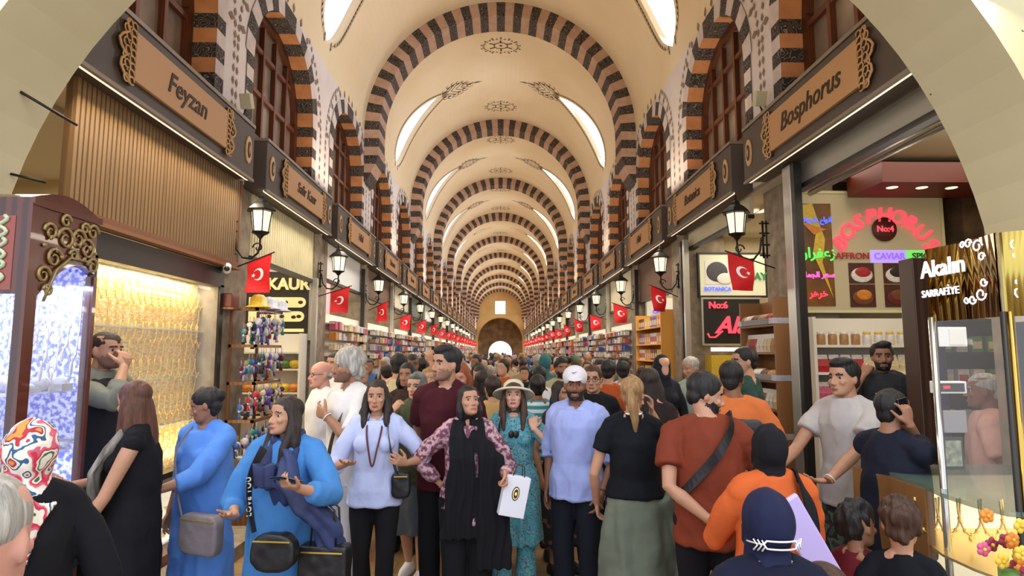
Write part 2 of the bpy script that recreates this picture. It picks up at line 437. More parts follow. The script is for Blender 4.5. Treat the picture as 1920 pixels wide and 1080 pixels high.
for s in (-1, 1):
    fr, pn = make_window(s); su = make_surround(s)
    for c in WINC:
        wn += 1
        o = link(bpy.data.objects.new('window_%d' % wn, fr)); o.location = (0, c, 0); o['kind'] = 'structure'
        p = link(bpy.data.objects.new('pane', pn), o)
        o = link(bpy.data.objects.new('trim_%d' % (60+wn), su)); o.location = (0, c, 0); o['kind'] = 'structure'
# near crossing arch through which the bazaar is seen
AY0, AY1, AR, AZ = 2.97, 3.56, 2.95, 2.02
b = MB(); N = 48
arc = [(AR*cos(pi*i/N), AZ+AR*sin(pi*i/N)) for i in range(N+1)]
for (x0, z0), (x1, z1) in zip(arc, arc[1:]):
    b.add([(x0, AY0, z0), (x1, AY0, z1), (x1, AY1, z1), (x0, AY1, z0)], [(0, 1, 2, 3)], 0, True)
    b.quad((x0, AY0, z0), (x1, AY0, z1), (x1, AY0, 10.2), (x0, AY0, 10.2))
    b.quad((x0, AY1, z0), (x1, AY1, z1), (x1, AY1, 10.2), (x0, AY1, 10.2))
for s in (-1, 1):
    b.box(s*AR, AY0, 0, s*6.2, AY1, 10.2)
b.build('wall_arch', M_front, kind='structure')
# far end wall
b = MB(); zt = 5.3
M_end = mat('end_wall_plaster', 'D2B27C', .9, col2='C4A06A', scale=.8)
M_endstone = mat('end_wall_stone', '8A6E4C', .9, col2='5E4830', scale=1.6, bump=.5)
N = 24
b.box(-3.2, YEND, 6.5, -.62, YEND+.3, 10); b.box(.62, YEND, 6.5, 3.2, YEND+.3, 10); b.box(-.62, YEND, 8.1, .62, YEND+.3, 10)
b.box(-3.3, YEND, 0, -2.75, YEND+.3, 6.5); b.box(2.75, YEND, 0, 3.3, YEND+.3, 6.5)
arc = [(2.75*cos(pi*i/N), 3.3+2.75*sin(pi*i/N)) for i in range(N+1)]
for (x0, z0), (x1, z1) in zip(arc, arc[1:]): b.quad((x0, YEND, z0), (x1, YEND, z1), (x1, YEND, 6.52), (x0, YEND, 6.52)); b.quad((x0, YEND, z0), (x1, YEND, z1), (x1, YEND+1.5, z1), (x0, YEND+1.5, z0))
b.build('wall_end', M_end, kind='structure')
b = MB(); Y2 = YEND+1.5
arc = [(1.45*cos(pi*i/N), 1.75+1.45*sin(pi*i/N)) for i in range(N+1)]
for (x0, z0), (x1, z1) in zip(arc, arc[1:]): b.quad((x0, Y2, z0), (x1, Y2, z1), (x1, Y2, 6.6), (x0, Y2, 6.6))
b.box(-3.2, Y2, 0, -1.45, Y2+.3, 6.6); b.box(1.45, Y2, 0, 3.2, Y2+.3, 6.6)
b.build('wall_end_gate', M_endstone, kind='structure')
b = MB(); b.box(-.62, YEND+.12, 6.5, .62, YEND+.14, 8.1); b.build('window_99', mat('end_window_glass', 'FFFFFF', .2, emit=2, emitcol='F2F8FF'), kind='structure')
# ================= shop fronts =================
M_board = mat('signboard_brown', '5A4D42', .55, col2='4E4238', scale=3)
M_plq = mat('plaque_wood', 'D8AC7A', .5, col2='C4925E', scale=5, kind='wave', stretch=(1, .3, 3))
M_ink = mat('carved_lettering', '3A2614', .6)
M_fret = mat('fretwork_wood', 'D2A26A', .5)
M_fretd = mat('fretwork_dark', '3E2C1C', .8)
M_trim = mat('signboard_edge', '8A7A66', .4)
M_led = mat('led_strip', 'FFFFFF', .5, emit=1.1, emitcol='FFEFCC')
M_iron = mat('wrought_iron', '1E1A17', .45, metal=.4)
M_lampglass = mat('lantern_glass', 'F4ECD0', .3, emit=.9, emitcol='FFF0CC')
M_alu = mat('aluminium', 'B9B6AC', .35, metal=.7)
M_dark = mat('dark_frame', '211C19', .4)
M_cream = mat('cream_panel', 'DDD3B0', .6, col2='CFC49E', scale=3)
M_whitep = mat('white_panel', 'ECEAE0', .5)
M_red = mat('flag_red', 'D3141E', .7, bump=.2)
M_white = mat('pure_white', 'F5F3F0', .6)
M_darkwood = mat('dark_wood', '3B2416', .4, col2='2A180E', scale=6, kind='wave', stretch=(1, 1, .3))
M_midwood = mat('mid_wood', '8A5A34', .45, col2='744828', scale=6, kind='wave', stretch=(1, 1, .3))
M_glass = mat('clear_glass', 'FFFFFF', .03, alpha=.12, spec=.6)
M_gold = mat('gold', 'F2CC62', .3, metal=.75)
M_steel = mat('polished_steel', 'C8C8C4', .15, metal=.95)
M_brass = mat('brass_mirror', 'B99548', .12, metal=.95)
SIDE = {-1: 'left', 1: 'right'}
def fretwork(b, X, y, s, z, h, wd, out):
    """carved scroll end of a plaque: a dark backing with a net of pale scrolls, bulging along `out` (+1/-1 in y)"""
    pts = []
    n = 10
    for i in range(n+1):
        t = i/n; pts.append((y+out*wd*(.55+.45*abs(sin(t*pi*2.5)))*sin(pi*(t*.86+.07))**.5, z-h/2+h*t))
    poly = [(X, y, z-h/2)]+[(X, *p) for p in pts]+[(X, y, z+h/2)]
    b.prism(poly, (-s*.018, 0, 0), 3)
    for j in range(9):
        zz = z-h/2+h*(j+.5)/9; r = h/15
        for q in (.2, .6):
            cy = y+out*wd*q*(1 if j % 2 else .8)
            b.tube([(X-s*.024, cy+r*cos(a)*(1+.0*a), zz+r*sin(a)) for a in [k*pi/4 for k in range(8)]], .007, 2, seg=4)
    b.tube([(X-s*.022, p[0], p[1]) for p in pts], .011, 2, seg=4)
def signboard(s, y0, y1, word, label, near=True, size=.2):
    yc = (y0+y1)/2
    t = thing('shop_signboard', label, 'signboard', (s*2.82, yc, 3.72), group='brown signboards over the shops')
    X = -s*.12; L_ = (y1-y0)/2
    b = MB(); b.box(X, -L_, 0, s*.13, L_, .56); b.build('board', M_board, t, bevel=.006)
    b = MB(); b.box(X-s*.01, -L_, .565, s*.13, L_, .60, 0); b.box(X-s*.012, -L_, -.03, X+s*.02, L_, .0, 0); b.build('edge_trim', M_trim, t)
    b = MB(); b.box(X+s*.03, -L_+.05, -.025, X+s*.05, L_-.05, -.005); b.build('light_strip', M_led, t)
    pl = min(1.5, L_*1.1); X2 = X-s*.004
    b = MB(); b.box(X2-s*.03, -pl/2, .1, X2, pl/2, .47); plq = b.build('plaque', M_plq, t, bevel=.004)
    for out in (-1, 1):
        b = MB(); fretwork(b, X2-s*.004, out*pl/2, s, .285, .46, .2, out); b.build('fretwork', [M_fret, M_fret, M_fret, M_fretd], plq)
    if near:
        for out in (-1, 1):
            b = MB(); y = out*(L_-.16)
            b.prism([(X-s*.002, y+.075*cos(a), .28+.15*sin(a)) for a in [k*pi/6 for k in range(12)]], (-s*.012, 0, 0), 0)
            b.prism([(X-s*.016, y+.04*cos(a), .28+.09*sin(a)) for a in [k*pi/6 for k in range(12)]], (-s*.004, 0, 0), 1)
            b.prism([(X-s*.02, y+.016*cos(a), .28+.05*sin(a)) for a in [k*pi/6 for k in range(12)]], (-s*.004, 0, 0), 0)
            b.build('rosette', [M_plq, M_ink], t)
    if word:
        text(word, size, M_ink, plq, M=T(X2-s*.033, 0, .29) @ (FACE_R if s < 0 else FACE_L), shear=.25, bold=.002)
    return t
words = {(-1, 0): ('Feyzan', 'Feyzan'), (1, 0): ('Bosphorus', 'Bosphorus'), (-1, 1): ('Safir Kaur', 'second'), (1, 1): ('Botanica', 'second')}
ordinal = ['nearest', 'second', 'third', 'fourth', 'fifth', 'sixth', 'seventh', 'eighth', 'ninth', 'tenth', 'eleventh', 'twelfth', 'thirteenth', 'fourteenth', 'fifteenth', 'sixteenth', 'seventeenth', 'eighteenth', 'nineteenth', 'twentieth']
for s in (-1, 1):
    far = None
    for i in range(len(G)-1):
        y0, y1 = max(3.6, G[i]+.17), G[i+1]-.2
        sd = SIDE[s]
        if i < 4:
            wd = words.get((s, i), (None,))[0] or ['', '', 'Hilal', 'Yakamoz'][i]
            lab = ('brown signboard with wooden plaque reading %s over the nearest shop on the %s' % (wd, sd)) if i == 0 else \
                  'brown signboard with wooden plaque over the %s shop along the %s side' % (ordinal[i], sd)
            far = signboard(s, y0, y1, wd, lab, True, .24 if i == 0 else .2)
        else:
            far = copy_thing(far, (s*2.82, (y0+y1)/2, 3.72), label='brown signboard over the %s shop along the %s side' % (ordinal[i], sd))
# board of the crossing just outside the arch, cut by the left frame edge
t = thing('shop_signboard', 'dark signboard end with an oval plaque at the left frame edge, before the arch', 'signboard', (-2.82, 2.2, 2.95+.2))
b = MB(); b.box(-.13, -.9, 0, .12, .72, .72); b.build('board', M_board, t, bevel=.006)
b = MB(); b.prism([(.125, .42+.13*cos(a), .3+.2*sin(a)) for a in [k*pi/8 for k in range(16)]], (.02, 0, 0)); b.build('plaque', M_plq, t)

# ---------- lanterns and flags on the pillars ----------
def lantern(s, pos, label):
    t = thing('iron_lantern', label, 'lantern', pos, group='iron lanterns on the pillars')
    # origin: centre of the lamp body bottom; pillar side is +s
    b = MB(); h = .30
    b.lathe([(.015, 0), (.05, .04), (.095, .06), (.1, .075)], seg=6, smooth=False)
    for k in range(6):
        q = pi/3*k; b.tube([(.085*cos(q), .085*sin(q), .07), (.115*cos(q), .115*sin(q), .07+h*.8)], .006, seg=4)
    b.lathe([(.155, .30), (.16, .315), (.10, .37), (.05, .40), (.045, .43), (.015, .45), (.02, .47), (.004, .52)], seg=6, smooth=False)
    b.build('lamp_cage', M_iron, t)
    b = MB(); b.lathe([(.08, .075), (.108, .295)], seg=6, smooth=False); b.build('lamp_glass', M_lampglass, t)
    b = MB()
    P = [(0, 0, 0), (0, 0, -.08), (s*.02, 0, -.16), (s*.09, 0, -.22), (s*.18, 0, -.21), (s*.25, 0, -.12), (s*.27, 0, .02), (s*.31, 0, .06)]
    b.tube(P, .012, seg=6)
    b.tube([(s*(.02+.06*cos(a)*(1-a/9)), 0, -.10+.06*sin(a)*(1-a/9)) for a in [k*.6 for k in range(12)]], .008, seg=5)
    b.tube([(s*.29, 0, -.2), (s*.29, 0, .22)], .013, seg=6); b.tube([(s*.33, 0, -.2), (s*.33, 0, .22)], .01, seg=6)
    for z in (-.17, -.05, .08, .19): b.tube([(s*.25, 0, z), (s*.36, 0, z)], .01, seg=5)
    b.build('scroll_bracket', M_iron, t)
    return t
def flag_meshes():
    W, H = .30, .42
    def surf(u, v, off):   # u 0..1 along the pole, v 0..1 down
        y = .03*sin(v*5+u*3)*v
        return (u*W*(1-.12*v)+.03*v, y+off, -v*H-.10*u*(1-v)+.0*v)
    b = MB(); n = 10
    for i in range(n):
        for j in range(n): b.add([surf(i/n, j/n, 0), surf((i+1)/n, j/n, 0), surf((i+1)/n, (j+1)/n, 0), surf(i/n, (j+1)/n, 0)], [(0, 1, 2, 3)], 0, True)
    cloth = b.mesh('cloth', M_red)
    b = MB()
    for off in (-.004, .004):
        cx, cy, R = .52, .46, .24; k = 20
        def sp(px, py): return surf(cx+px, cy+py*W/H, off)
        for i in range(k):
            a, a2 = radians(40)+radians(280)*i/k, radians(40)+radians(280)*(i+1)/k
            def inn(a):
                x, y = R*cos(a), R*sin(a); dx, dy = x-.07, y; d = math.hypot(dx, dy); r = .185
                return (x, y) if d < r else (.07+dx/d*r, dy/d*r)
            b.add([sp(R*cos(a), R*sin(a)), sp(R*cos(a2), R*sin(a2)), sp(*inn(a2)), sp(*inn(a))], [(0, 1, 2, 3)])
        st = [(.22+(.10 if i % 2 == 0 else .04)*cos(pi*i/5+pi), (.10 if i % 2 == 0 else .04)*sin(pi*i/5+pi)) for i in range(10)]
        for i in range(10): b.add([sp(.22, 0), sp(*st[i]), sp(*st[(i+1) % 10])], [(0, 1, 2)])
    return cloth, b.mesh('crescent_and_star', M_white)
FC, FS = flag_meshes()
def flag(pos, rz, label, sc=1.0):
    t = thing('flag', label, 'flag', pos, rz, group='red crescent flags along the aisle'); t.scale = (sc, sc, sc)
    c = link(bpy.data.objects.new('cloth', FC), t); e = link(bpy.data.objects.new('crescent_and_star', FS), c)
    b = MB(); b.tube([(-.03, 0, .012), (.54, 0, -.17)], .008, seg=5); b.build('pole', M_iron, t)
    return t
fl = {}
for s in (-1, 1):
    for i, p in enumerate(PIER[1:]):
        sd = SIDE[s]; y = p-.15
        if i < 14:
            if i == 0: L0 = lantern(s, (s*2.62, y, 3.08), 'black iron lantern on the first stone pillar on the %s' % sd)
            else: copy_thing(L0, (s*2.62, y, 3.08), label='black iron lantern on the %s pillar along the %s side' % (ordinal[i], sd))
        lab = 'red flag with white crescent hanging from the %s pillar on the %s' % (ordinal[i], sd)
        # flag hangs under the lantern, its pole sloping up to the pillar
        if i < 18:
            pos = (s*2.44+(.0 if s > 0 else -.26), y-.12, 2.93 if i == 0 else 2.87)
            rz = (0 if s > 0 else 0)
            if s < 0:
                if 'L' not in fl:
                    f = flag((-2.44, y-.12, 2.93), pi-.25, lab); fl['L'] = f; f.location = (-2.44, y-.12, 2.9)
                else: copy_thing(fl['L'], (-2.40, y-.12, 2.86+.03*((i*7) % 3)), pi-.25+.3*sin(i*2.3), lab)
            else:
                if 'R' not in fl: fl['R'] = flag((2.46, y-.12, 2.93), .1, lab)
                else: copy_thing(fl['R'], (2.42, y-.12, 2.86+.03*((i*5) % 3)), .1+.3*sin(i*1.7), lab)

# ---------- goods ----------
def goods_materials():
    cs = {'white': 'EDE6DA', 'cream': 'E6D3A6', 'red': 'B8282C', 'pink': 'D0607C', 'brown': '7A4426', 'nut': 'B98A54', 'orange': 'E08A2C', 'yellow': 'E8C23A',
          'green': '5E8A3C', 'blue': '3D5FB0', 'purple': '6A4CB0', 'black': '2A2624', 'silver': 'C4C4CC', 'teal': '3C8C92', 'maroon': '6A1C28'}
    return {k: mat('goods_'+k, v, .45, col2=tuple(x*.7 for x in rgb(v)[:3]), scale=40) for k, v in cs.items()}
GM = goods_materials()
def item_mesh(kind, mk):
    key = 'goods_%s_%s' % (kind, mk)
    if key in bpy.data.meshes: return bpy.data.meshes[key]
    b = MB()
    if kind == 'bag':      # filled clear bag with a folded top
        b.add([(-.055, -.03, 0), (.055, -.03, 0), (.055, .03, 0), (-.055, .03, 0), (-.06, -.035, .06), (.06, -.035, .06), (.06, .035, .06), (-.06, .035, .06), (-.05, -.01, .13), (.05, -.01, .13), (.05, .01, .13), (-.05, .01, .13)],
              [(0, 3, 2, 1), (0, 1, 5, 4), (1, 2, 6, 5), (2, 3, 7, 6), (3, 0, 4, 7), (4, 5, 9, 8), (5, 6, 10, 9), (6, 7, 11, 10), (7, 4, 8, 11)], 0)
        b.add([(-.05, -.012, .125), (.05, -.012, .125), (.05, .012, .125), (-.05, .012, .125), (-.045, -.004, .165), (.045, -.004, .165), (.045, .004, .165), (-.045, .004, .165)],
              [(0, 1, 5, 4), (1, 2, 6, 5), (2, 3, 7, 6), (3, 0, 4, 7), (4, 5, 6, 7)], 1)
        mats = [GM[mk], GM['white']]
    elif kind == 'jar':
        b.lathe([(.035, 0), (.04, .01), (.04, .09), (.03, .105)], m=0, seg=10); b.lathe([(.034, .103), (.034, .125), (.0, .127)], m=1, seg=10, cap=False)
        mats = [GM[mk], GM['white' if mk != 'white' else 'yellow']]
    elif kind == 'box':
        b.box(-.06, -.035, 0, .06, .035, .15, 0); b.box(-.05, -.037, .03, .05, -.034, .10, 1); mats = [GM[mk], GM['cream' if mk not in ('cream', 'white') else 'red']]
    elif kind == 'tray':
        b.box(-.09, -.1, 0, .09, .1, .05, 1); b.ball((0, 0, .05), (.085, .095, .05), 0); mats = [GM[mk], GM['silver']]
    elif kind == 'bowl':
        b.lathe([(.03, 0), (.035, .01), (.075, .05), (.08, .06), (.07, .06), (0, .03)], m=0, seg=14, cap=False); b.lathe([(.04, .015), (.06, .04), (.077, .055)], m=1, seg=14, cap=False); mats = [GM[mk], GM['white']]
    elif kind == 'soap':
        b.ball((0, 0, .055), (.075, .06, .055), 0, 12, 8); mats = [GM[mk]]
    elif kind == 'charm':  # hanging trinket: bead, disc and tassel on a cord
        b.tube([(0, 0, 0), (0, 0, -.06)], .003, 1, seg=4); b.ball((0, 0, -.085), (.03, .015, .03), 0, 10, 6); b.ball((0, 0, -.122), .013, 1, 8, 5)
        b.tube([(0, 0, -.13), (0, 0, -.19)], [.006, .016], 0, seg=6); mats = [GM[mk], GM['silver' if mk != 'silver' else 'purple']]
    elif kind == 'necklace':
        N = 12; P = [(.055*sin(pi*(i/N*2-1))*(1) if 0 else .06*cos(pi+pi*i/N), -.0, -.17*sin(pi*i/N)**.8) for i in range(N+1)]
        b.tube(P, .006, 0, seg=4); b.ball((0, 0, -.185), (.016, .008, .02), 0, 8, 6)
        for i in range(2, N-1, 2): b.ball(P[i], .011, 0, 6, 4)
        mats = [GM[mk] if mk in GM else MATS[mk]]
    me = b.mesh(key, mats)
    return me
def item(kind, mk, loc, rz, nm, label, cat, group, sc=1):
    o = bpy.data.objects.new(nm, item_mesh(kind, mk)); COL.objects.link(o); o.location = loc; o.rotation_euler = (0, 0, rz); o.scale = (sc, sc, sc) if not hasattr(sc, '__len__') else sc
    return tag(o, label, cat, group)
NAMES = {'bag': 'sweets_bag', 'jar': 'spice_jar', 'box': 'gift_box', 'tray': 'nut_tray', 'bowl': 'painted_bowl', 'soap': 'soap_bar', 'charm': 'hanging_charm', 'necklace': 'gold_necklace'}
M_shelf = mat('shelf_white', 'EDE7D8', .5)
M_shelfw = mat('shelf_wood', '8C5F36', .5)
def shelves(name, label, x0, x1, y0, y1, zs, m, parent_mats=None, back=True, axis='x', cat='shelf'):
    """open shelf unit; axis 'x': boards run along x and face the camera; 'y': run along y"""
    t = thing(name, label, cat, ((x0+x1)/2, (y0+y1)/2, 0))
    cx, cy = (x0+x1)/2, (y0+y1)/2; hx, hy = abs(x1-x0)/2, abs(y1-y0)/2
    for z in zs: MB().box(-hx, -hy, z-.025, hx, hy, z).build('shelf_board', m, t)
    b = MB(); top = max(zs)+.28
    if axis == 'x':
        for q in (-1, 1): b.box(q*hx, -hy, 0, q*(hx+.03), hy, top)
        if back: b.box(-hx, hy, 0, hx, hy+.02, top)
    else:
        for q in (-1, 1): b.box(-hx, q*hy, 0, hx, q*(hy+.03), top)
        if back:
            s = 1 if cx > 0 else -1; b.box(s*hx, -hy, 0, s*(hx+.02), hy, top)
    b.build('carcass', m, t)
    return t
def front_lamp(x, y, z, p, col=(1, .9, .74), sx=1.4, sy=2.4):
    return area('shop_ceiling_lamp', (x, y, z), (0, 0, 0), sx, sy, p, col)
def downlights(s, y0, y1, n, label, x=3.5, z=3.72):
    for i in range(n):
        b = MB(); b.lathe([(.0, 0), (.07, 0), (.08, -.012), (.08, 0)], seg=14, m=1, cap=False); 
        o = b.build('downlight', [M_led, M_led]); o.location = (s*x, y0+(y1-y0)*i/max(1, n-1), z); tag(o, label, 'ceiling light', 'round downlights in the shop ceilings')
def sign(name, label, x0, x1, z0, z1, Y, face, frame=None, th=.05):
    t = thing(name, label, 'sign', ((x0+x1)/2, Y, z0))
    h = (x1-x0)/2; MB().box(-h, 0, 0, h, th, z1-z0).build('panel', face, t, bevel=.004)
    if frame:
        b = MB(); H = z1-z0
        b.box(-h-.03, -.01, -.03, h+.03, th, 0); b.box(-h-.03, -.01, H, h+.03, th, H+.03); b.box(-h-.03, -.01, 0, -h, th, H); b.box(h, -.01, 0, h+.03, th, H); b.build('frame', frame, t)
    return t
def neon(name, col, e=1.6, base=None): return mat(name, base or col, .5, emit=e, emitcol=col)
N_red = neon('neon_red', 'FF4A5A', 1.3, 'C02030'); N_green = neon('neon_green', '5CFF66', 1.0, '40C050'); N_purple = neon('neon_purple', '8A5CFF', 1.2, '5A3CC0'); N_blue = neon('neon_blue', '5A6CFF', 1.3, '3040C0'); N_pink = neon('neon_pink', 'FF6ACF', 1.0, 'D050A0')
M_redl = mat('red_letter', 'B3202A', .4); M_gold_l = mat('gold_letter', 'E4D08C', .3, emit=.5, emitcol='F6E2A0')

# ===== left shop 1: goldsmith =====
t = thing('slatted_panel', 'light wooden slatted panel above the gold shop window on the left', 'wall panel', (-2.89, 5.33, 2.82))
M_slat = mat('slat_wood', '80623E', .45, col2='6A4D2F', scale=4, kind='wave', stretch=(1, 6, .25))
b = MB(); n = 52
b.box(-.06, -1.27, 0, -.01, 1.36, .92)
for i in range(n):
    y = -1.27+2.63*(i+.5)/n; b.box(-.01, y-.017, 0, .012, y+.017, .92)
b.build('slats', M_slat, t)
b = MB(); b.box(-.06, -1.3, -.05, .03, 1.4, .0); b.box(-.06, -1.3, -.08, .05, 1.4, -.05); b.box(-.06, 1.36, -.05, .02, 1.4, .92); b.build('moulding', M_midwood, t)
t = thing('display_window', 'black framed shop window full of gold jewellery on the left', 'shop window', (-2.98, 5.45, .75))
b = MB()
b.box(-.05, -1.05, 1.78, .05, 1.08, 1.98); b.box(-.05, -1.05, 0, .05, -.97, 1.8); b.box(-.05, 1.0, 0, .05, 1.08, 1.8); b.box(-.05, -1.05, -.05, .05, 1.08, .04)
b.build('frame', M_dark, t)
b = MB(); b.box(-.01, -.97, .04, .0, 1.0, 1.78); b.build('glass', M_glass, t)
M_goldwall = mat('gold_display_board', 'F2E6B4', .4, col2='D8AE42', scale=16, stretch=(1, 1.2, 3.2), thr=(.42, .56))
b = MB(); b.box(-.20, -.97, .0, -.18, 1.0, 1.8); b.box(-.20, -1.0, 0, -.02, -.98, 1.8); b.box(-.20, 1.0, 0, -.02, 1.02, 1.8); b.build('display_board', M_goldwall, t)
b = MB()
for z in (.42, .86, 1.3): b.box(-.18, -.97, z, -.10, 1.0, z+.012)
b.build('glass_shelf', mat('shelf_glass', 'D8E8DC', .1, alpha=.5), t)
area('panel_lamp', (-2.80, 5.2, 3.69), (0, radians(-14), 0), .04, 2.9, 30, (1, .88, .66), radians(110))
area('window_lamp', (-3.06, 5.45, 2.54), (0, 0, 0), .12, 1.8, 20, (1, .93, .72))
area('window_lamp', (-3.04, 5.45, .84), (0, pi, 0), .1, 1.8, 16, (1, .93, .72))
ng = 0
for zi in range(10):
    for yi in range(18):
        z = .96+zi*.165; y = 4.56+yi*.106+(.05*(zi % 2))
        if z > 2.5: continue
        item('necklace', 'gold', (-3.13+.02*(zi % 2), y, z), pi/2, 'gold_necklace', 'gold necklace hanging on the pale boards of the left jewellery window', 'necklace', 'gold necklaces in the left jewellery window', .85+.3*random.random()); ng += 1
t = thing('jewellery_counter', 'low glass jewellery counter lit white under the gold shop window', 'counter', (-2.95, 5.35, 0))
b = MB(); b.box(.02, -1.3, 0, .22, 1.05, .2); b.build('plinth', M_midwood, t)
b = MB(); b.add([(.2, -1.28, .2), (.2, 1.03, .2), (.02, 1.03, .74), (.02, -1.28, .74)], [(0, 1, 2, 3)]); b.add([(-.06, -1.28, .74), (.02, -1.28, .74), (.02, 1.03, .74), (-.06, 1.03, .74)], [(0, 1, 2, 3)]); b.build('glass', M_glass, t)
b = MB(); 
for k in range(3): b.box(-.06, -1.26, .24+k*.17, .12-k*.05, 1.01, .26+k*.17)
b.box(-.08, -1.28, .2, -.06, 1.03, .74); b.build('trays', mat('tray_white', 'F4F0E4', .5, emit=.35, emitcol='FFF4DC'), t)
for k in range(3):
    for j in range(13):
        item('bowl', 'cream' if (j+k) % 3 else 'silver', (-2.92-k*.05, 4.2+j*.17, .26+k*.17), 0, 'jewellery_stand', 'small pale jewellery stand in the low glass counter on the left', 'jewellery stand', 'small stands in the low left counter', (.5, .5, .7))
b = MB(); b.box(-2.72, 3.8, 0, -2.35, 6.4, .12); o = b.build('doorstep', M_stone); tag(o, 'low stone step in front of the gold shop on the left', 'step')

# ===== display cabinet at the far left =====
t = thing('jewellery_cabinet', 'carved mahogany cabinet of blue-lit silver jewellery at the left edge', 'display cabinet', (-2.7, 3.47, 0))
M_mah = mat('mahogany', '5A2416', .25, col2='3A140C', scale=5, kind='wave', stretch=(1, 1, .3), coat=.4)
M_carv = mat('gilt_carving', 'A08A58', .35, metal=.5)
b = MB(); X0, X1, Y0, Y1 = -.26, .25, -.27, .28
b.box(X0, Y0, .0, X1, Y1, .62); b.box(X0, Y0, 2.62, X1+.01, Y1, 2.66)
b.box(X1-.05, Y0-.006, .62, X1+.005, Y0+.07, 2.63); b.box(X0, Y0, .62, X0+.05, Y0+.04, 2.62); b.box(X1-.05, Y1-.03, .62, X1, Y1, 2.3)
b.box(X0, Y0, 2.15, X1, Y0+.04, 2.62)
b.box(X0, Y0, .62, X0+.02, Y1, 2.62)
arc = []
n = 12
for i in range(n+1):
    u = i/n; arc.append((Y0+.07+(Y1-Y0-.1)*u, 2.02+.33*sin(pi*(.14+u*.5))**1.2))
for (u0, z0), (u1, z1) in zip(arc, arc[1:]): b.prism([(X1, u0, z0), (X1, u1, z1), (X1, u1, 2.64), (X1, u0, 2.64)], (-.05, 0, 0))
b.prism([(X1-.01, Y0+(Y1-Y0)*i/8, 2.66+.07*sin(pi*i/8)) for i in range(9)], (-.45, 0, 0))
b.build('carcass', M_mah, t)
def scroll(b, c, r, turn, pl, wdt=.008, m=0, n=16, flip=1):
    P = []
    for i in range(n+1):
        q = turn*2*pi*i/n; rr = r*(1-.75*i/n); u, v = rr*cos(q)*flip, rr*sin(q)
        P.append((pl, c[0]+u, c[1]+v))
    b.tube(P, [wdt*(1-.5*i/n) for i in range(n+1)], m, seg=5)
b = MB()
for (u, z, r, fp) in ((-.1, 2.36, .06, 1), (-.02, 2.48, .07, -1), (.08, 2.5, .06, 1), (.16, 2.45, .07, -1), (.05, 2.4, .035, -1), (-.14, 2.5, .05, -1), (.2, 2.56, .05, 1), (.13, 2.57, .035, 1), (.22, 2.36, .05, -1), (-.03, 2.58, .04, 1), (-.17, 2.26, .05, 1), (-.13, 2.18, .035, -1)):
    scroll(b, (u, z), r, 1.4, X1+.008, .011, flip=fp)
b.tube([(X1+.01, -.16, 2.12), (X1+.012, -.08, 2.3), (X1+.01, .02, 2.38), (X1+.01, .2, 2.38)], .008, seg=5)
for k in range(10): b.ball((X1+.012, -.18+.045*k, 2.42+.05*sin(k*1.7)), (.008, .02, .012), 0, 6, 4, Matrix.Rotation(k, 3, 'X'))
b.build('carving', M_carv, t)
b = MB(); Yp = Y0-.008   # ornament on the panel that faces the camera
for z in (2.5, 2.38, 2.26):
    for q in (-1, 1):
        P = [(.08+q*.05*sin(k*.55), Yp, z-.06+.12*k/10) for k in range(11)]
        b.tube(P, .011, 0, seg=5)
b.build('inlay', mat('pearl_inlay', 'B9C8A8', .3), t)
b = MB(); b.box(X0+.06, Y0-.003, 2.17, .17, Y0+.002, 2.56); b.build('front_panel', mat('red_mahogany', '8A3420', .25, coat=.5), t)
M_bluelit = mat('blue_lit_lining', '5A68C8', .6, emit=.42, emitcol='6E84FF', col2='D8DEFF', scale=38, thr=(.42, .58))  # blue light of the case put into the lining's colour and glow
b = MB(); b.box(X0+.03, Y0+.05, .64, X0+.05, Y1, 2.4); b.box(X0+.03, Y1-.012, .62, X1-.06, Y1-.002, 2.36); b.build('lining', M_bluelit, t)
b = MB(); b.box(X1-.02, Y0+.07, .62, X1-.015, Y1-.03, 2.3); b.box(X0+.05, Y0+.01, .64, X1-.05, Y0+.015, 2.15); b.build('glass', M_glass, t)
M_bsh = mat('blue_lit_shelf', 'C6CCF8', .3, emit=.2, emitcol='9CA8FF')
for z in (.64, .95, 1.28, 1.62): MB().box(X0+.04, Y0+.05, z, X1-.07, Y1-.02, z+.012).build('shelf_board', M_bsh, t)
area('cabinet_lamp', (-2.62, 3.5, 2.25), (0, 0, 0), .2, .35, 9, (.62, .68, 1))
area('cabinet_lamp', (-2.50, 3.5, 1.0), (0, radians(150), 0), .05, .35, 3, (.62, .68, 1))
M_silver = mat('silver_jewellery', 'E8EAF6', .25, metal=.6)
for z in (.652, .962, 1.292, 1.632):
    for i in range(4):
        for j in range(5):
            k = random.choice(['jar', 'bowl', 'tray', 'soap'])
            b = item(k, 'silver', (-2.88+i*.11, 3.28+j*.1, z), random.random()*3, 'silver_ornament', 'small silver ornament on a blue-lit shelf of the left cabinet', 'ornament', 'silver ornaments in the blue-lit cabinet', .5+.4*random.random())
for i in range(5):
    o = item('necklace', 'silver_jewellery', (-2.52, 3.36+i*.08, 2.22-.02*(i % 2)), pi/2, 'pearl_necklace', 'pearl necklace hanging in the top of the blue-lit cabinet', 'necklace', 'pearl necklaces in the cabinet', (.9, .9, 2.0+.5*(i % 3)))
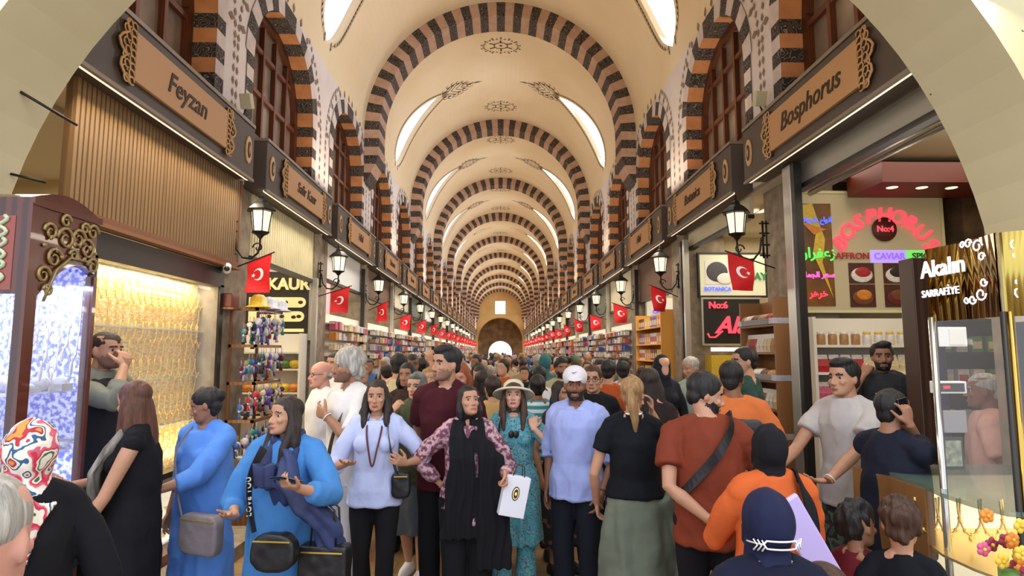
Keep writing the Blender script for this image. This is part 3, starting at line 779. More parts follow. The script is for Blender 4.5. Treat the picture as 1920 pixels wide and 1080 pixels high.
# security camera and small red box on the pillar
t = thing('security_camera', 'white security camera on the left pillar by the gold shop', 'camera', (-2.86, 6.42, 2.72))
b = MB(); b.M = Matrix.Rotation(radians(25), 4, 'Z') @ Matrix.Rotation(radians(80), 4, 'X'); b.lathe([(.035, -.08), (.04, -.07), (.04, .07), (.03, .08)], seg=12); b.build('body', M_whitep, t)
b = MB(); b.ball((.032, -.075, -.012), .028, 0); b.build('lens', M_dark, t)
b = MB(); b.tube([(-.09, 0, .06), (-.04, 0, .05), (0, 0, .02)], .012); b.build('arm', M_whitep, t)
t = thing('alarm_box', 'small red alarm box on the left stone pillar', 'alarm box', (-2.9, 6.62, 2.32)); MB().box(-.04, -.1, 0, .06, .1, .15).build('case', mat('alarm_red', '6A2418', .4), t, bevel=.01)
MB().box(-.04, -.12, -.02, .09, .12, .0).build('base', M_midwood, t)
# ===== left shop 2: trinkets and soap =====
def header(s, y0, y1, z0, m, label, name='shutter_box', ribs=0, X=2.95):
    t = thing(name, label, 'shop header', (s*X, (y0+y1)/2, z0)); L_ = (y1-y0)/2; H = 3.72-z0
    b = MB(); b.box(0, -L_, 0, s*.05, L_, H)
    if ribs:
        for i in range(ribs):
            y = -L_+2*L_*(i+.5)/ribs; b.box(-s*.012, y-.01, 0, 0, y+.01, H)
    b.build('panel', m, t); b = MB(); b.box(-s*.02, -L_, -.05, s*.06, L_, 0); b.build('rail', M_dark, t)
    return t
def jamb(s, y, label, m=None, z1=3.7, w_=.07, X=2.9):
    o = MB().box(-.04, -w_/2, 0, .04, w_/2, z1).build('door_post', m or M_alu, bevel=.004); o.location = (s*X, y, 0); return tag(o, label, 'door post')
header(-1, 7.2, 9.6, 2.98, M_cream, 'cream ribbed shutter panel over the second shop on the left', ribs=30)
jamb(-1, 9.62, 'grey metal door post at the far side of the second left shop', M_alu, 3.0)
S = sign('shop_sign', 'black sign with gold block letters BY KAUR inside the second left shop', -4.0, -2.99, 2.06, 3.1, 9.62, mat('sign_black', '2A2420', .5), M_alu)
text('BY KAUR', .25, M_gold_l, S, M=T(0, -.012, .84) @ FRONT, bold=.008, ext=.02)
for z, w1, w2 in ((.56, -.42, .46), (.34, -.42, .44)):
    b = MB(); r = .08; pts = [(w1, 0, z-r), (w2-r, 0, z-r)]+[(w2-r+r*sin(a), 0, z-r*cos(a)) for a in [pi*k/8 for k in range(1, 8)]]+[(w2-r, 0, z+r), (w1, 0, z+r)]
    b.prism([(x, -.001, z_) for x, _, z_ in pts], (0, -.02, 0)); b.build('name_strip', M_gold_l, S)
b = MB()
for x, z in ((-.3, .56), (-.15, .56), (0, .56), (.15, .56), (.38, .56), (-.1, .34), (.1, .34), (.36, .34), (.28, .33)): b.ball((x, -.022, z), (.04, .004, .028), 0, 8, 5)
b.build('name_pattern', M_ink, S)
text('7', .2, M_gold_l, S, M=T(-.36, -.012, .12) @ FRONT, bold=.008, ext=.02)
b = MB(); b.box(-.26, -.02, .10, .44, 0, .15); b.build('name_strip', M_gold_l, S)
shelves('soap_shelf', 'white shelf of yellow and orange soaps under the black gold-lettered sign', -4.0, -3.02, 9.3, 9.6, (.55, .9, 1.25, 1.6, 1.85), M_shelf)
for zi, z in enumerate((.9, 1.25, 1.6)):
    for i in range(7):
        c = ['green', 'yellow', 'orange', 'cream', 'yellow', 'orange'][(i//2+zi*2) % 6]
        item('soap', c, (-3.92+i*.138, 9.38, z), 0, 'soap_bar', '%s soap on the white shelf at the back of the second left shop' % c, 'soap', 'soaps on the white shelf', 1.25)
area('shelf_lamp', (-3.5, 9.0, 2.0), (radians(-50), 0, 0), .9, .1, 10, (1, .93, .8))
area('rack_fill_light', (-2.35, 7.0, 2.75), (0, radians(-40), 0), .1, .8, 7, (1, .96, .95))  # added fill without a fitting, brightens the trinket rack
downlights(-1, 7.4, 9.3, 5, 'round downlight in the ceiling of the second left shop', 3.4)
area('panel_lamp', (-2.86, 8.4, 3.69), (0, radians(-14), 0), .04, 2.2, 10, (1, .93, .75), radians(110))
# trinket rack against the first pillar
t = thing('trinket_rack', 'tall wooden rack of hanging trinkets beside the first left pillar', 'rack', (-2.72, 6.95, 0))
b = MB(); b.box(-.2, -.28, 0, -.17, -.25, 2.3); b.box(-.2, .45, 0, -.17, .48, 2.3)
for z in (1.1, 1.5, 1.9, 2.3): b.box(-.2, -.28, z, .1, -.25, z+.03); b.box(-.2, .45, z, .1, .48, z+.03); b.box(.07, -.28, z, .1, .48, z+.03)
b.box(-.22, -.3, 0, .12, .5, .7); b.build('frame', M_midwood, t)
cl = ['silver', 'white', 'purple', 'blue', 'black', 'red', 'maroon', 'teal', 'silver', 'white', 'cream', 'black']
for z in (1.1, 1.5, 1.9, 2.3):
    for k in range(12):
        y = 6.67+k*.068
        for q in range(3):
            c = random.choice(cl); item('charm', c, (-2.60+q*-.09+random.uniform(-.02, .02), y, z-(q*.07)), random.random()*3, 'hanging_charm', '%s charm with tassel hanging on the rack by the first left pillar' % c, 'charm', 'charms on the left trinket rack', 1.0+.5*random.random())
for k in range(14):
    c = random.choice(cl); item('bowl', c, (-2.72+.12*(k % 2), 6.68+.055*k, .7), 0, 'painted_bowl', '%s painted bowl on top of the trinket rack base' % c, 'bowl', 'painted bowls on the left rack', .9)
# hats on top of the rack
for (y, c, z) in ((6.73, 'yellow', 2.33), (7.04, 'silver', 2.33), (7.38, 'silver', 2.33)):
    b = MB(); b.lathe([(.13, 0), (.135, .01), (.09, .03), (.085, .1), (.05, .14), (0, .15)], m=0, seg=16, cap=False); o = b.build('felt_hat', GM[c]); o.location = (-2.64, y, z); tag(o, '%s felt hat hung at the top of the trinket rack, %s' % (c, 'near end' if y < 7 else 'middle' if y < 7.3 else 'far end'), 'hat')

# ===== right shop 1: Bosphorus spices =====
S = sign('shop_sign', 'cream lit sign reading BOSPHORUS with saffron, caviar and spices pictures', 3.14, 4.72, 2.29, 3.54, 6.38, mat('sign_beige', 'B4A684', .5, emit=.12, emitcol='C8B890'), mat('sign_rim', 'D8D0A0', .5))
word = 'BOSPHORUS'
for i, ch in enumerate(word):
    a = radians(62-124*i/8); R = .62; x = .16-R*sin(a)*.88; z = .42+R*cos(a)*.95
    text(ch, .22, N_red, S, name='neon_letter', M=T(x, -.02, z) @ Matrix.Rotation(-a*.75, 4, 'Y') @ FRONT, bold=.003, ext=.012, shear=.2)
b = MB(); b.M = T(.16, -.012, .86) @ Matrix.Rotation(pi/2, 4, 'X'); b.lathe([(.13, 0), (.13, .02)], seg=20); b.build('number_disc', mat('disc_brown', '5A2A20', .5), S)
text('No:4', .09, N_red, S, name='neon_letter', M=T(.16, -.04, .86) @ FRONT, bold=.0015)
for wd, x, m, bk in (('SAFFRON', -.22, M_redl, None), ('CAVIAR', .2, N_purple, mat('glow_purple', 'B49CF0', .5, emit=.6)), ('SPICES', .58, mat('dark_green_letter', '1E5A28', .5), mat('glow_green', '7CE070', .5, emit=.6))):
    if bk: b = MB(); b.box(x-.2, -.008, .5, x+.19, -.002, .64); b.build('name_plate', bk, S)
    text(wd, .095, m, S, M=T(x, -.02, .57) @ FRONT, bold=.0015)
M_pic = mat('saffron_picture', '4A2E16', .5, col2='8A5A20', scale=4)
b = MB(); b.box(-.76, -.01, .04, -.4, -.002, 1.14); b.build('picture', M_pic, S)
b = MB(); b.prism([(-.75, -.012, 1.12), (-.6, -.012, 1.14), (-.56, -.012, 1.0), (-.48, -.012, .75), (-.52, -.012, .5), (-.42, -.012, .12), (-.62, -.012, .6), (-.58, -.012, .8), (-.72, -.012, 1.0)], (0, -.004, 0)); b.build('saffron_flower', GM['yellow'], S)
b = MB(); b.prism([(-.74, -.012, .95), (-.6, -.012, .8), (-.46, -.012, .86), (-.6, -.012, .9)], (0, -.006, 0)); b.build('saffron_flower', GM['orange'], S)
AR1 = '\uFEF2\uFE91\uFEF4\uFEA4\uFEDF\uFE8D \uFEC9\uFE8D\uFEEE\uFE8E\uFEE7\uFE8D'
for wd, z, m, sz in (('\uFE95\uFE8E\uFE91\uFEAE\uFEB8 \uFEC9\uFE8D\uFEEE\uFEE7\uFE8D', .96, N_blue, .075), ('\uFEE5\uFE8D\uFEAE\uFED4\uFECB\uFEAF', .6, N_green, .15), ('\uFE94\uFEE0\uFEE4\uFEA0\uFEDF\uFE8D \uFEAE\uFECC\uFEB3', .37, N_pink, .08), ('\uFEAE\uFEEB\uFEAE\uFEA7', .17, N_red, .1)):
    text(wd, sz, m, S, name='neon_letter', M=T(-.58, -.02, z) @ FRONT, bold=.003)
for x0, x1, z0, z1, bowlc, fc in ((-.24, .03, .28, .5, 'white', 'red'), (-.24, .03, .03, .27, 'brown', 'orange'), (.13, .4, .28, .5, 'white', 'black'), (.13, .4, .03, .27, 'maroon', 'brown')):
    b = MB(); b.box(x0, -.01, z0, x1, -.002, z1, 0)
    cx, cz = (x0+x1)/2, (z0+z1)/2
    b.ball((cx, -.012, cz-.02), (.12, .006, .08), 1); b.ball((cx+.01, -.016, cz+.01), (.085, .006, .055), 2); b.build('picture', [mat('pic_dark', '4A1E16', .5), GM[bowlc], GM[fc]], S)
header(1, 3.6, 6.2, 3.5, M_alu, 'corrugated steel shutter box over the spice shop on the right', X=2.98, ribs=0)
for k in range(4):
    o = MB().tube([(0, -1.3, 0), (0, 1.3, 0)], .03, seg=8).build('shutter_roller', M_alu); o.location = (3.02+.07*k, 4.9, 3.6-.035*k); tag(o, 'steel shutter slat under the Bosphorus board, row %s' % ordinal[k], 'shutter')
jamb(1, 5.95, 'brushed metal door post between the two nearest right shops', M_alu, 3.7, .16)
jamb(1, 5.82, 'black edge strip on the metal door post of the spice shop', M_dark, 3.7, .05)
t = thing('ceiling_beam', 'red brown beam with four downlights inside the spice shop', 'beam', (4.4, 6.0, 2.98+.5)); MB().box(-.72, -.3, 0, .9, .3, .2).build('casing', mat('beam_red', '5A2012', .5), t)
for k in range(4): MB().lathe([(0, -.004), (.05, -.004), (.055, 0)], c=(-.5+.3*k, -.1, 0), seg=12, cap=False).build('downlight', M_led, t)
M_rough = mat('rough_stone', '6A5236', .9, col2='3E2E1E', scale=5, bump=.8)
b = MB(); b.box(4.9, 6.3, 0, 5.5, 6.7, 3.74); b.box(3.2, 6.62, 3.0, 5.5, 6.7, 3.74); o = b.build('wall_stone_pier', M_rough, kind='structure')
shelves('spice_shelf', 'white shelving packed with sweets and nuts under the Bosphorus sign', 3.14, 4.45, 6.05, 6.36, tuple(.3+.27*k for k in range(7)), M_shelf)
cs = ['nut', 'white', 'pink', 'nut', 'white', 'brown', 'white', 'red', 'cream']
for k in range(7):
    for i in range(11):
        c = cs[(k*5+i//4) % 9]; nm = 'bag' if k % 2 == 0 else 'tray'
        item('bag' if (k % 3) else 'jar', c, (3.22+i*.117, 6.12, .3+.27*k), 0, 'sweets_bag' if k % 3 else 'spice_jar', '%s %s on the white shelves below the Bosphorus sign' % (c, 'sweets bag' if k % 3 else 'spice jar'), 'packet' if k % 3 else 'jar', 'packets on the spice shop shelves' if k % 3 else 'jars on the spice shop shelves', 1.05)
shelves('nut_rack', 'stepped rack of nuts and sweets in front of the first right pillar', 2.88, 3.13, 6.42, 7.3, tuple(.35+.3*k for k in range(7)), M_shelfw, axis='y')
for k in range(7):
    for i in range(9):
        c = ['white', 'nut', 'cream', 'white', 'red', 'nut', 'brown'][(k*3+i//2) % 7]
        if k == 0: c = 'red'
        item('bag' if k % 2 else 'tray', c, (2.96, 6.48+i*.094, .35+.3*k), pi/2, 'sweets_bag' if k % 2 else 'nut_tray', '%s %s on the rack by the first right pillar' % (c, 'bag' if k % 2 else 'tray'), 'packet' if k % 2 else 'tray', 'packets on the right rack' if k % 2 else 'trays on the right rack', (1.0, 1.0, 1.2))
area('shelf_lamp', (3.9, 5.9, 2.25), (radians(-70), 0, 0), 1.4, .1, 16, (1, .95, .85))
area('shelf_lamp', (2.5, 6.8, 2.5), (0, radians(55), 0), .1, 1.2, 9, (1, .95, .85))
# ===== right shop 2 =====
S = sign('shop_sign', 'cream sign with a round grey caviar picture above the black Ala sign', 3.17, 4.22, 2.74, 3.4, 9.62, mat('sign_cream', 'D8D6B4', .5, emit=.2, emitcol='E4E2BC'), M_dark)
b = MB(); b.box(-.44, -.008, .18, -.05, -.002, .56, 0); b.ball((-.25, -.012, .38), (.17, .006, .16), 1, 20, 10); b.ball((-.13, -.016, .27), (.13, .006, .09), 0, 14, 8); b.build('picture', [M_whitep, mat('caviar', '5A5860', .5, col2='2E2C30', scale=60)], S)
text('BOTANICA', .085, N_blue, S, M=T(-.25, -.02, .1) @ FRONT, bold=.003)
text('C', .2, M_redl, S, M=T(.02, -.02, .46) @ FRONT, bold=.006)
text('AY', .16, mat('green_letter', '2E8A50', .5), S, M=T(.44, -.02, .3) @ FRONT, bold=.006)
S = sign('shop_sign', 'black sign with red neon reading No:6 Ala', 3.2, 4.1, 1.98, 2.68, 9.6, mat('sign_black2', '15191A', .4), M_alu)
text('No:6', .15, N_red, S, M=T(-.22, -.03, .6) @ FRONT, bold=.003, ext=.015)
text('Ala', .37, N_red, S, M=T(-.03, -.03, .28) @ FRONT, bold=.008, ext=.015, shear=.35)
b = MB(); b.tube([(-.4, -.03, .16), (-.37, -.03, .1), (-.28, -.03, .1), (-.16, -.03, .2)], .014, seg=6); b.build('neon_letter', N_red, S)
b = MB(); b.box(-.35, -.02, -.12, .5, 0, -.06); b.build('light_strip', M_led, S)
o = MB().box(0, 0, 0, 1.1, .3, .5).build('deli_shelf', GM['yellow']); o.location = (3.2, 9.3, 1.3); tag(o, 'yellow backed shelf below the black Ala sign', 'shelf')
header(1, 7.2, 9.6, 3.5, M_cream, 'cream shutter panel over the second shop on the right', X=3.0)
downlights(1, 7.3, 9.3, 4, 'round downlight in the ceiling of the second right shop', 3.45)
jamb(1, 9.62, 'dark door post beyond the second right shop', M_dark, 3.6, .1); jamb(1, 9.45, 'grey metal door post beyond the second right shop', M_alu, 3.6, .08)
# ===== right shop 3 =====
S = sign('shop_sign', 'pale sign with a blue swoosh and large red CA in the third right shop', 3.1, 3.9, 1.6, 3.0, 12.9, mat('sign_pale', 'DAD8C4', .5, emit=.3, emitcol='E6E4D0'), M_alu)
text('CMI CAFE', .12, N_blue, S, M=T(-.02, -.02, 1.1) @ FRONT, bold=.006)
b = MB(); b.prism([(-.36, -.01, .45), (-.3, -.01, .72), (-.1, -.01, .86), (.38, -.01, .9), (.1, -.01, .72), (-.14, -.01, .55)], (0, -.01, 0)); b.build('swoosh', mat('swoosh_blue', '6A86D8', .5, emit=.2), S)
text('CAY', .34, mat('red_lit', 'D03848', .5, emit=.3), S, M=T(.02, -.02, .26) @ FRONT, bold=.01)
shelves('tea_shelf', 'shelf of orange and yellow boxes in the third right shop', 2.75, 3.05, 10.5, 12.4, tuple(.5+.3*k for k in range(7)), mat('shelf_orange', 'E0A040', .5), axis='y')
for k in range(7):
    for i in range(12):
        c = ['orange', 'purple', 'yellow', 'maroon', 'orange', 'white'][(k*2+i//3) % 6]
        item('box', c, (2.84, 10.6+i*.155, .5+.3*k), -pi/2, 'tea_box', '%s tea box on the orange shelf in the third right shop' % c, 'box', 'boxes on the orange shelf', (1.1, 1, 1.3))
area('shelf_lamp', (2.45, 11.4, 2.6), (0, radians(55), 0), .1, 1.8, 14, (1, .9, .7))
# ===== generic shops further on =====
hdr = [mat('header_cream', 'E4DDC0', .6), mat('header_green', '5F6A5C', .6), mat('header_white', 'E8ECEA', .5), mat('header_brown', '6A4A34', .6)]
signm = [mat('lit_sign_%d' % i, c, .5, emit=.55, emitcol=c) for i, c in enumerate(('E8ECEE', '8E9CF4', 'F0E6C0', 'E8B6C0', 'BCE0D0', 'F4F4F4'))]
def stall(s, y0, y1, seed, far):
    """display of goods in front of a shop: base, sloped trays and a hanging row, goods packed too close to count"""
    rnd = random.Random(seed); b = MB(); n = 5 if far else 9; m_ = 6 if far else 14
    pal = rnd.sample(range(10), 6)
    for k in range(n):
        for i in range(m_):
            y = y0+(y1-y0)*(i+.5)/m_; z = .85+1.55*k/n; x = 2.86+.04*(k > 1)
            w_ = (y1-y0)/m_*.42; h = 1.55/n*.38
            b.box(s*(x), y-w_, z, s*(x-.08-rnd.random()*.06), y+w_, z+2*h*(.6+.5*rnd.random()), pal[(i//2+k*2+rnd.randint(0, 1)) % 6])
    return b, pal
GL = ['white', 'red', 'orange', 'cream', 'silver', 'blue', 'nut', 'white', 'cream', 'pink']
for s in (-1, 1):
    for i in range(2, len(G)-1):
        y0, y1 = PIER[i]+.4, PIER[i+1]-.4; sd = SIDE[s]; far = i > 5
        if i == 2 and s > 0: pass
        H = 2.75+.35*((i*3+s) % 3)/2
        t = header(s, y0, y1, H, hdr[(i+(s > 0)) % 4], 'panel over the %s shop opening on the %s side' % (ordinal[i], sd), X=2.97)
        t['group'] = 'panels over the further shops'
        if not (s > 0 and i == 2):
            t = thing('goods_display', 'packed display of goods before the %s shop on the %s side' % (ordinal[i], sd), 'goods display', (0, 0, 0), group='goods displays before the further shops')
            b, pal = stall(s, y0, y1, i*2+s, far); g = b.build('goods', [GM[k] for k in GL], t, kind='stuff')
            MB().box(s*2.72, y0, 0, s*2.98, y1, .82).build('counter', M_midwood if i % 2 else M_shelf, t)
            b = MB()
            for z in (.83, 1.3, 1.8, 2.35): b.box(s*2.80, y0, z-.02, s*2.98, y1, z)
            b.box(s*2.97, y0, .8, s*3.0, y1, 2.5); b.build('shelving', M_shelf, t)
            # partition sign that faces the visitor
            S = sign('shop_sign', 'lit sign panel at the end of the %s shop on the %s side' % (ordinal[i], sd), min(s*2.96, s*3.8), max(s*2.96, s*3.8), 2.45, 3.5, y1+.25, signm[(i*2+s) % 6])
            S['group'] = 'lit panels in the further shops'
        if i < 12: jamb(s, y1+.02, 'metal door post at the %s shop on the %s side' % (ordinal[i], sd), M_alu if i % 2 else M_dark, 3.6)
for i in range(len(G)-1):
    for s in (-1, 1):
        y = (G[i]+G[i+1])/2
        if i < 5: front_lamp(s*4.1, y, 3.68, 42 if i else 34)
        elif i % 2: front_lamp(s*4.1, y+1.7, 3.68, 70, sy=5)
        if i > 1: area('display_lamp', (s*2.45, y, 3.3), (0, radians(s*35), 0), .1, 2.4, 26, (1, .95, .86))

for o in list(COL.objects):
    if o.name.split('.')[0] == 'shop_sign':
        pn = [c for c in o.children if c.name.startswith('panel')][0]
        for c in list(o.children):
            if c is not pn and not c.name.startswith('frame'): c.parent = pn
# ===== jewellery kiosk on the right =====
kb = thing('jewellery_kiosk', 'curved glass kiosk with gold signs reading Akalın Sarrafiye, at the right edge', 'kiosk', (2.45, 2.85, 0))
base = Vector((2.45, 2.85, 0))
def K(x, y, Y, z=None):
    p = pix(x, y, Y=Y); return p-base
pl = [K(1738, 470, 2.98), K(1868, 440, 2.55), K(1985, 440, 2.45)]
A = Vector((pl[0].x, pl[0].y, 0)); B_ = Vector((pl[1].x, pl[1].y, 0)); C_ = Vector((pl[2].x, pl[2].y, 0))
zt, zb = 2.36, 2.0
def rib(P, Q, bow, n=10):
    d = Q-P; nrm = Vector((-d.y, d.x, 0)).normalized()
    if nrm.y > 0: nrm = -nrm
    return [P+d*(i/n)+nrm*bow*sin(pi*i/n) for i in range(n+1)]
p1 = rib(A, B_, .03); p2 = rib(B_+Vector((.02, -.005, 0)), C_, .01)
M_goldpanel = mat('gold_mirror_panel', 'A8853C', .12, metal=1, col2='6E5424', kind='noise', scale=3, stretch=(9, 9, .05), thr=(.4, .6))
for pp in (p1, p2):
    b = MB()
    for q, r in zip(pp, pp[1:]): b.add([q+Vector((0, 0, zb)), r+Vector((0, 0, zb)), r+Vector((0, 0, zt)), q+Vector((0, 0, zt)), q+Vector((0, .015, zb)), r+Vector((0, .015, zb)), r+Vector((0, .015, zt)), q+Vector((0, .015, zt))], [(0, 1, 2, 3), (7, 6, 5, 4), (3, 2, 6, 7), (0, 4, 5, 1)], 0, True)
    b.build('gold_panel', M_goldpanel if pp is p1 else mat('gold_panel_plain', 'B8A050', .3, metal=.8), kb)
dirv = (B_-A); ang = atan2(dirv.y, dirv.x); W_ = dirv.length
M_akl = mat('white_lit_letter', 'FFFFFF', .5, emit=.6, emitcol='E8ECFF')
mid = (A+B_)/2; nrm = Vector((sin(ang), -cos(ang), 0))
def onp(u, z, off=.045): return T(*(A+dirv*u+nrm*off+Vector((0, 0, z)))) @ Matrix.Rotation(ang, 4, 'Z') @ FRONT
text('Akalın', W_*.27, M_akl, kb, M=onp(.36, 2.245), bold=.0008, ext=.004)
text('SARRAFİYE', W_*.115, M_akl, kb, M=onp(.3, 2.13), bold=.0003, ext=.003)
for cu, cz, fx, fz in ((.86, 2.31, 1, 1), (.86, 2.1, 1, -1)):
    b = MB(); Mx = onp(cu, cz, .04)
    for (r, ox, oz) in ((.03, 0, 0), (.022, -.05, .02*fz), (.02, .02, -.05*fz), (.016, -.085, .02*fz)):
        P = [Mx @ Vector((ox+r*(1-.06*k)*cos(k*.7)*fx, oz+r*(1-.06*k)*sin(k*.7)*fz, 0)) for k in range(11)]
        b.tube(P, .0045, seg=4)
    b.build('corner_scroll', M_akl, kb)
text('A', .12, M_akl, kb, M=T(p2[5].x+.02, p2[5].y-.02, 2.2) @ FRONT, bold=.005)
for cz, fz in ((2.3, 1), (2.1, -1)):
    b = MB()
    for (r, ox, oz) in ((.03, 0, 0), (.022, .05, .02*fz), (.02, -.0, -.045*fz)):
        b.tube([Vector((p2[0].x+.04+ox+r*(1-.06*k)*cos(k*.7), p2[0].y-.02, cz+oz+r*(1-.06*k)*sin(k*.7)*fz)) for k in range(11)], .0045, seg=4)
    b.build('corner_scroll', M_akl, kb)
# glass body, posts
for pp in (p1, p2):
    b = MB()
    for q, r in zip(pp, pp[1:]): b.add([q+Vector((0, 0, 1.2)), r+Vector((0, 0, 1.2)), r+Vector((0, 0, zb)), q+Vector((0, 0, zb))], [(0, 1, 2, 3)], 0, True)
    b.build('glass', M_glass, kb)
for P, m, r in ((A, M_steel, .016), (B_, M_dark, .012), (B_+Vector((.03, 0, 0)), M_brass, .016), (B_+Vector((.10, -.02, 0)), M_brass, .02)):
    b = MB(); b.tube([P+Vector((0, 0, 0)), P+Vector((0, 0, zb+.02))], r, seg=8); b.build('corner_post', m, kb)
# counter
ct = [K(1735, 884, 3.05), K(1760, 897, 2.9), K(1820, 905, 2.7), K(1885, 900, 2.55), K(2000, 900, 2.5)]
zc_ = 1.2; outer = [Vector((p.x, p.y, zc_)) for p in ct]; back = [Vector((p.x+.05, p.y+.55, zc_)) for p in ct[::-1]]
b = MB(); b.prism(outer+[Vector((1.1, .75, zc_)), Vector((ct[0].x+.05, .75, zc_))], (0, 0, -.02)); b.build('counter_top', mat('counter_glass', '6E8478', .08, alpha=.6), kb)
lo = [Vector((p.x+.015, p.y+.03, 0)) for p in outer]
b = MB()
for q, r in zip(lo, lo[1:]): b.add([q+Vector((0, 0, .35)), r+Vector((0, 0, .35)), r+Vector((0, 0, 1.18)), q+Vector((0, 0, 1.18))], [(0, 1, 2, 3)], 0, True)
b.build('glass', M_glass, kb)
b = MB(); b.box(lo[0].x-.02, lo[0].y-.02, 0, lo[0].x+.02, lo[0].y+.6, 1.18); b.build('wood_side', mat('kiosk_wood', '8A6238', .4, col2='6E4A28', scale=5, kind='wave', stretch=(1, 1, .2)), kb)
b = MB(); b.box(lo[0].x+.02, lo[0].y+.35, .0, 1.0, lo[0].y+.37, 1.17); b.build('lit_back', mat('kiosk_lit_back', 'F2EAC8', .5, emit=.55, emitcol='FFF2C8'), kb)
for z in (.36, .62, .9):
    b = MB(); b.prism([Vector((p.x+.02, p.y+.04, z)) for p in outer]+[Vector((1.0, .5, z)), Vector((lo[0].x+.02, .5, z))], (0, 0, .012)); b.build('shelf_board', M_gold if z > .8 else M_shelf, kb)
area('kiosk_lamp', (2.75, 2.95, 1.15), (0, 0, 0), .7, .3, 6, (1, .93, .72))
for z in (.912, .632, .372):
    for i in range(9):
        x = 2.1+i*.09; y = 3.02-.02*i
        if z > .9: item('necklace', 'gold', (x, y+.05, 1.14), 0, 'gold_necklace', 'gold necklace hanging inside the lit counter of the right kiosk', 'necklace', 'gold necklaces in the kiosk counter', 1.0)
        else: item('soap', random.choice(['cream', 'white', 'yellow']), (x, y, z), .4*i, 'jewellery_roll', 'pale velvet jewellery roll in the lit counter of the right kiosk', 'jewellery stand', 'velvet rolls in the kiosk counter', (.6, .5, .8))
# things in the kiosk
def small(name, x0, y0, x1, y1, Y, m, label, cat, th=.04, parts=()):
    p = pix(x0, y1, Y=Y); q = pix(x1, y0, Y=Y); t = thing(name, label, cat, ((p.x+q.x)/2, Y, p.z)); w_, h = (q.x-p.x)/2, q.z-p.z
    MB().box(-w_, 0, 0, w_, th, h).build('body', m, t, bevel=.004)
    for (nm, a, c, d, e, mm) in parts: MB().box(-w_+2*w_*a, -.006, h*c, -w_+2*w_*d, 0, h*e).build(nm, mm, t)
    return t
small('calendar', 1762, 613, 1812, 650, 3.35, M_whitep, 'white wall calendar inside the right kiosk', 'calendar', .01, [('grid', .35, .1, .95, .9, M_shelf)])
small('cash_display', 1758, 715, 1812, 738, 3.3, M_whitep, 'small black cash display with red digits in the kiosk', 'display', .06, [('screen', .1, .15, .9, .85, M_dark), ('digits', .18, .4, .42, .65, N_red)])
small('framed_print', 1768, 820, 1806, 880, 3.2, M_dark, 'small framed print standing on the kiosk counter', 'picture frame', .02, [('print', .15, .1, .85, .9, mat('print_green', 'A8AE90', .5, col2='4A5040', scale=30))])
small('monitor', 1772, 770, 1812, 812, 3.3, mat('grey_plastic', '8E8A88', .5), 'grey monitor back inside the right kiosk', 'monitor', .03)
S = shelves('kiosk_shelf', 'dark shelves with small trays behind the right kiosk', 3.32, 4.2, 4.55, 4.8, (1.3, 1.6, 1.85, 2.1), M_dark)
for k, z in enumerate((1.3, 1.6, 1.85, 2.1)):
    for i in range(7): item('box', random.choice(['white', 'silver', 'cream', 'green']), (3.38+i*.12, 4.63, z), 0, 'parcel', 'small carton on the dark shelves behind the right kiosk', 'box', 'cartons behind the kiosk', (.7, .7, .8))
area('shop_lamp', (3.1, 3.3, 2.5), (0, 0, 0), .4, .3, 6, (1, .92, .78))
# tall post left of the kiosk
t = thing('wooden_post', 'tall dark wooden post with a glass edge left of the kiosk', 'post', (2.95, 4.2, 0))
MB().box(-.1, -.05, 0, .03, .1, 2.5).build('timber', M_darkwood, t, bevel=.006)
MB().box(.03, -.05, 0, .09, .0, 2.48).build('glass_edge', mat('dark_glass', '1A1E38', .08, coat=.6), t)
# flowers at the lower right
p = pix(1905, 1045, Y=2.0)
t = thing('flower_bunch', 'bunch of orange and pink flowers at the lower right corner', 'flowers', p)
for k in range(26):
    c = random.choice(['orange', 'pink', 'yellow', 'maroon']); u = Vector((random.gauss(0, .055), random.gauss(0, .04), random.gauss(0, .045)))
    b = MB()
    for j in range(5): q = 2*pi*j/5+k; b.ball(u+Vector((.013*cos(q), -.005, .013*sin(q))), (.012, .007, .012), 0, 6, 4)
    b.ball(u+Vector((0, -.01, 0)), .007, 1, 6, 4); b.build('blossom', [mat('petal_'+c, {'orange': 'E88A30', 'pink': 'D85C88', 'yellow': 'E8C040', 'maroon': '96304C'}[c], .6), GM['yellow']], t)
b = MB(); b.tube([(0, 0, -.04), (0, .03, -p.z)], [.05, .03], seg=8); b.build('stem_bundle', GM['green'], t)
# iron tie rods on the arch soffit
def rod(x0, y0, x1, y1, label, r=.008):
    def hit(x, y):
        best = None
        for i in range(60):
            Y = AY0+(AY1-AY0)*i/59
            p = pix(x, y, Y=Y); d = abs(math.hypot(p.x, p.z-AZ)-AR)
            if best is None or d < best[0]: best = (d, p)
        return best[1]
    a, c = hit(x0, y0), hit(x1, y1); o = MB().tube([a, c], r, seg=6).build('tie_rod', M_iron if x0 < 900 else mat('brown_conduit', '5A3A24', .5)); tag(o, label, 'rod')
rod(145, 235, 38, 172, 'thin iron rod on the left side of the cream arch, upper'); rod(86, 342, 20, 326, 'thin iron rod on the left side of the cream arch, lower'); rod(1745, 177, 1918, 57, 'brown conduit across the right side of the cream arch')

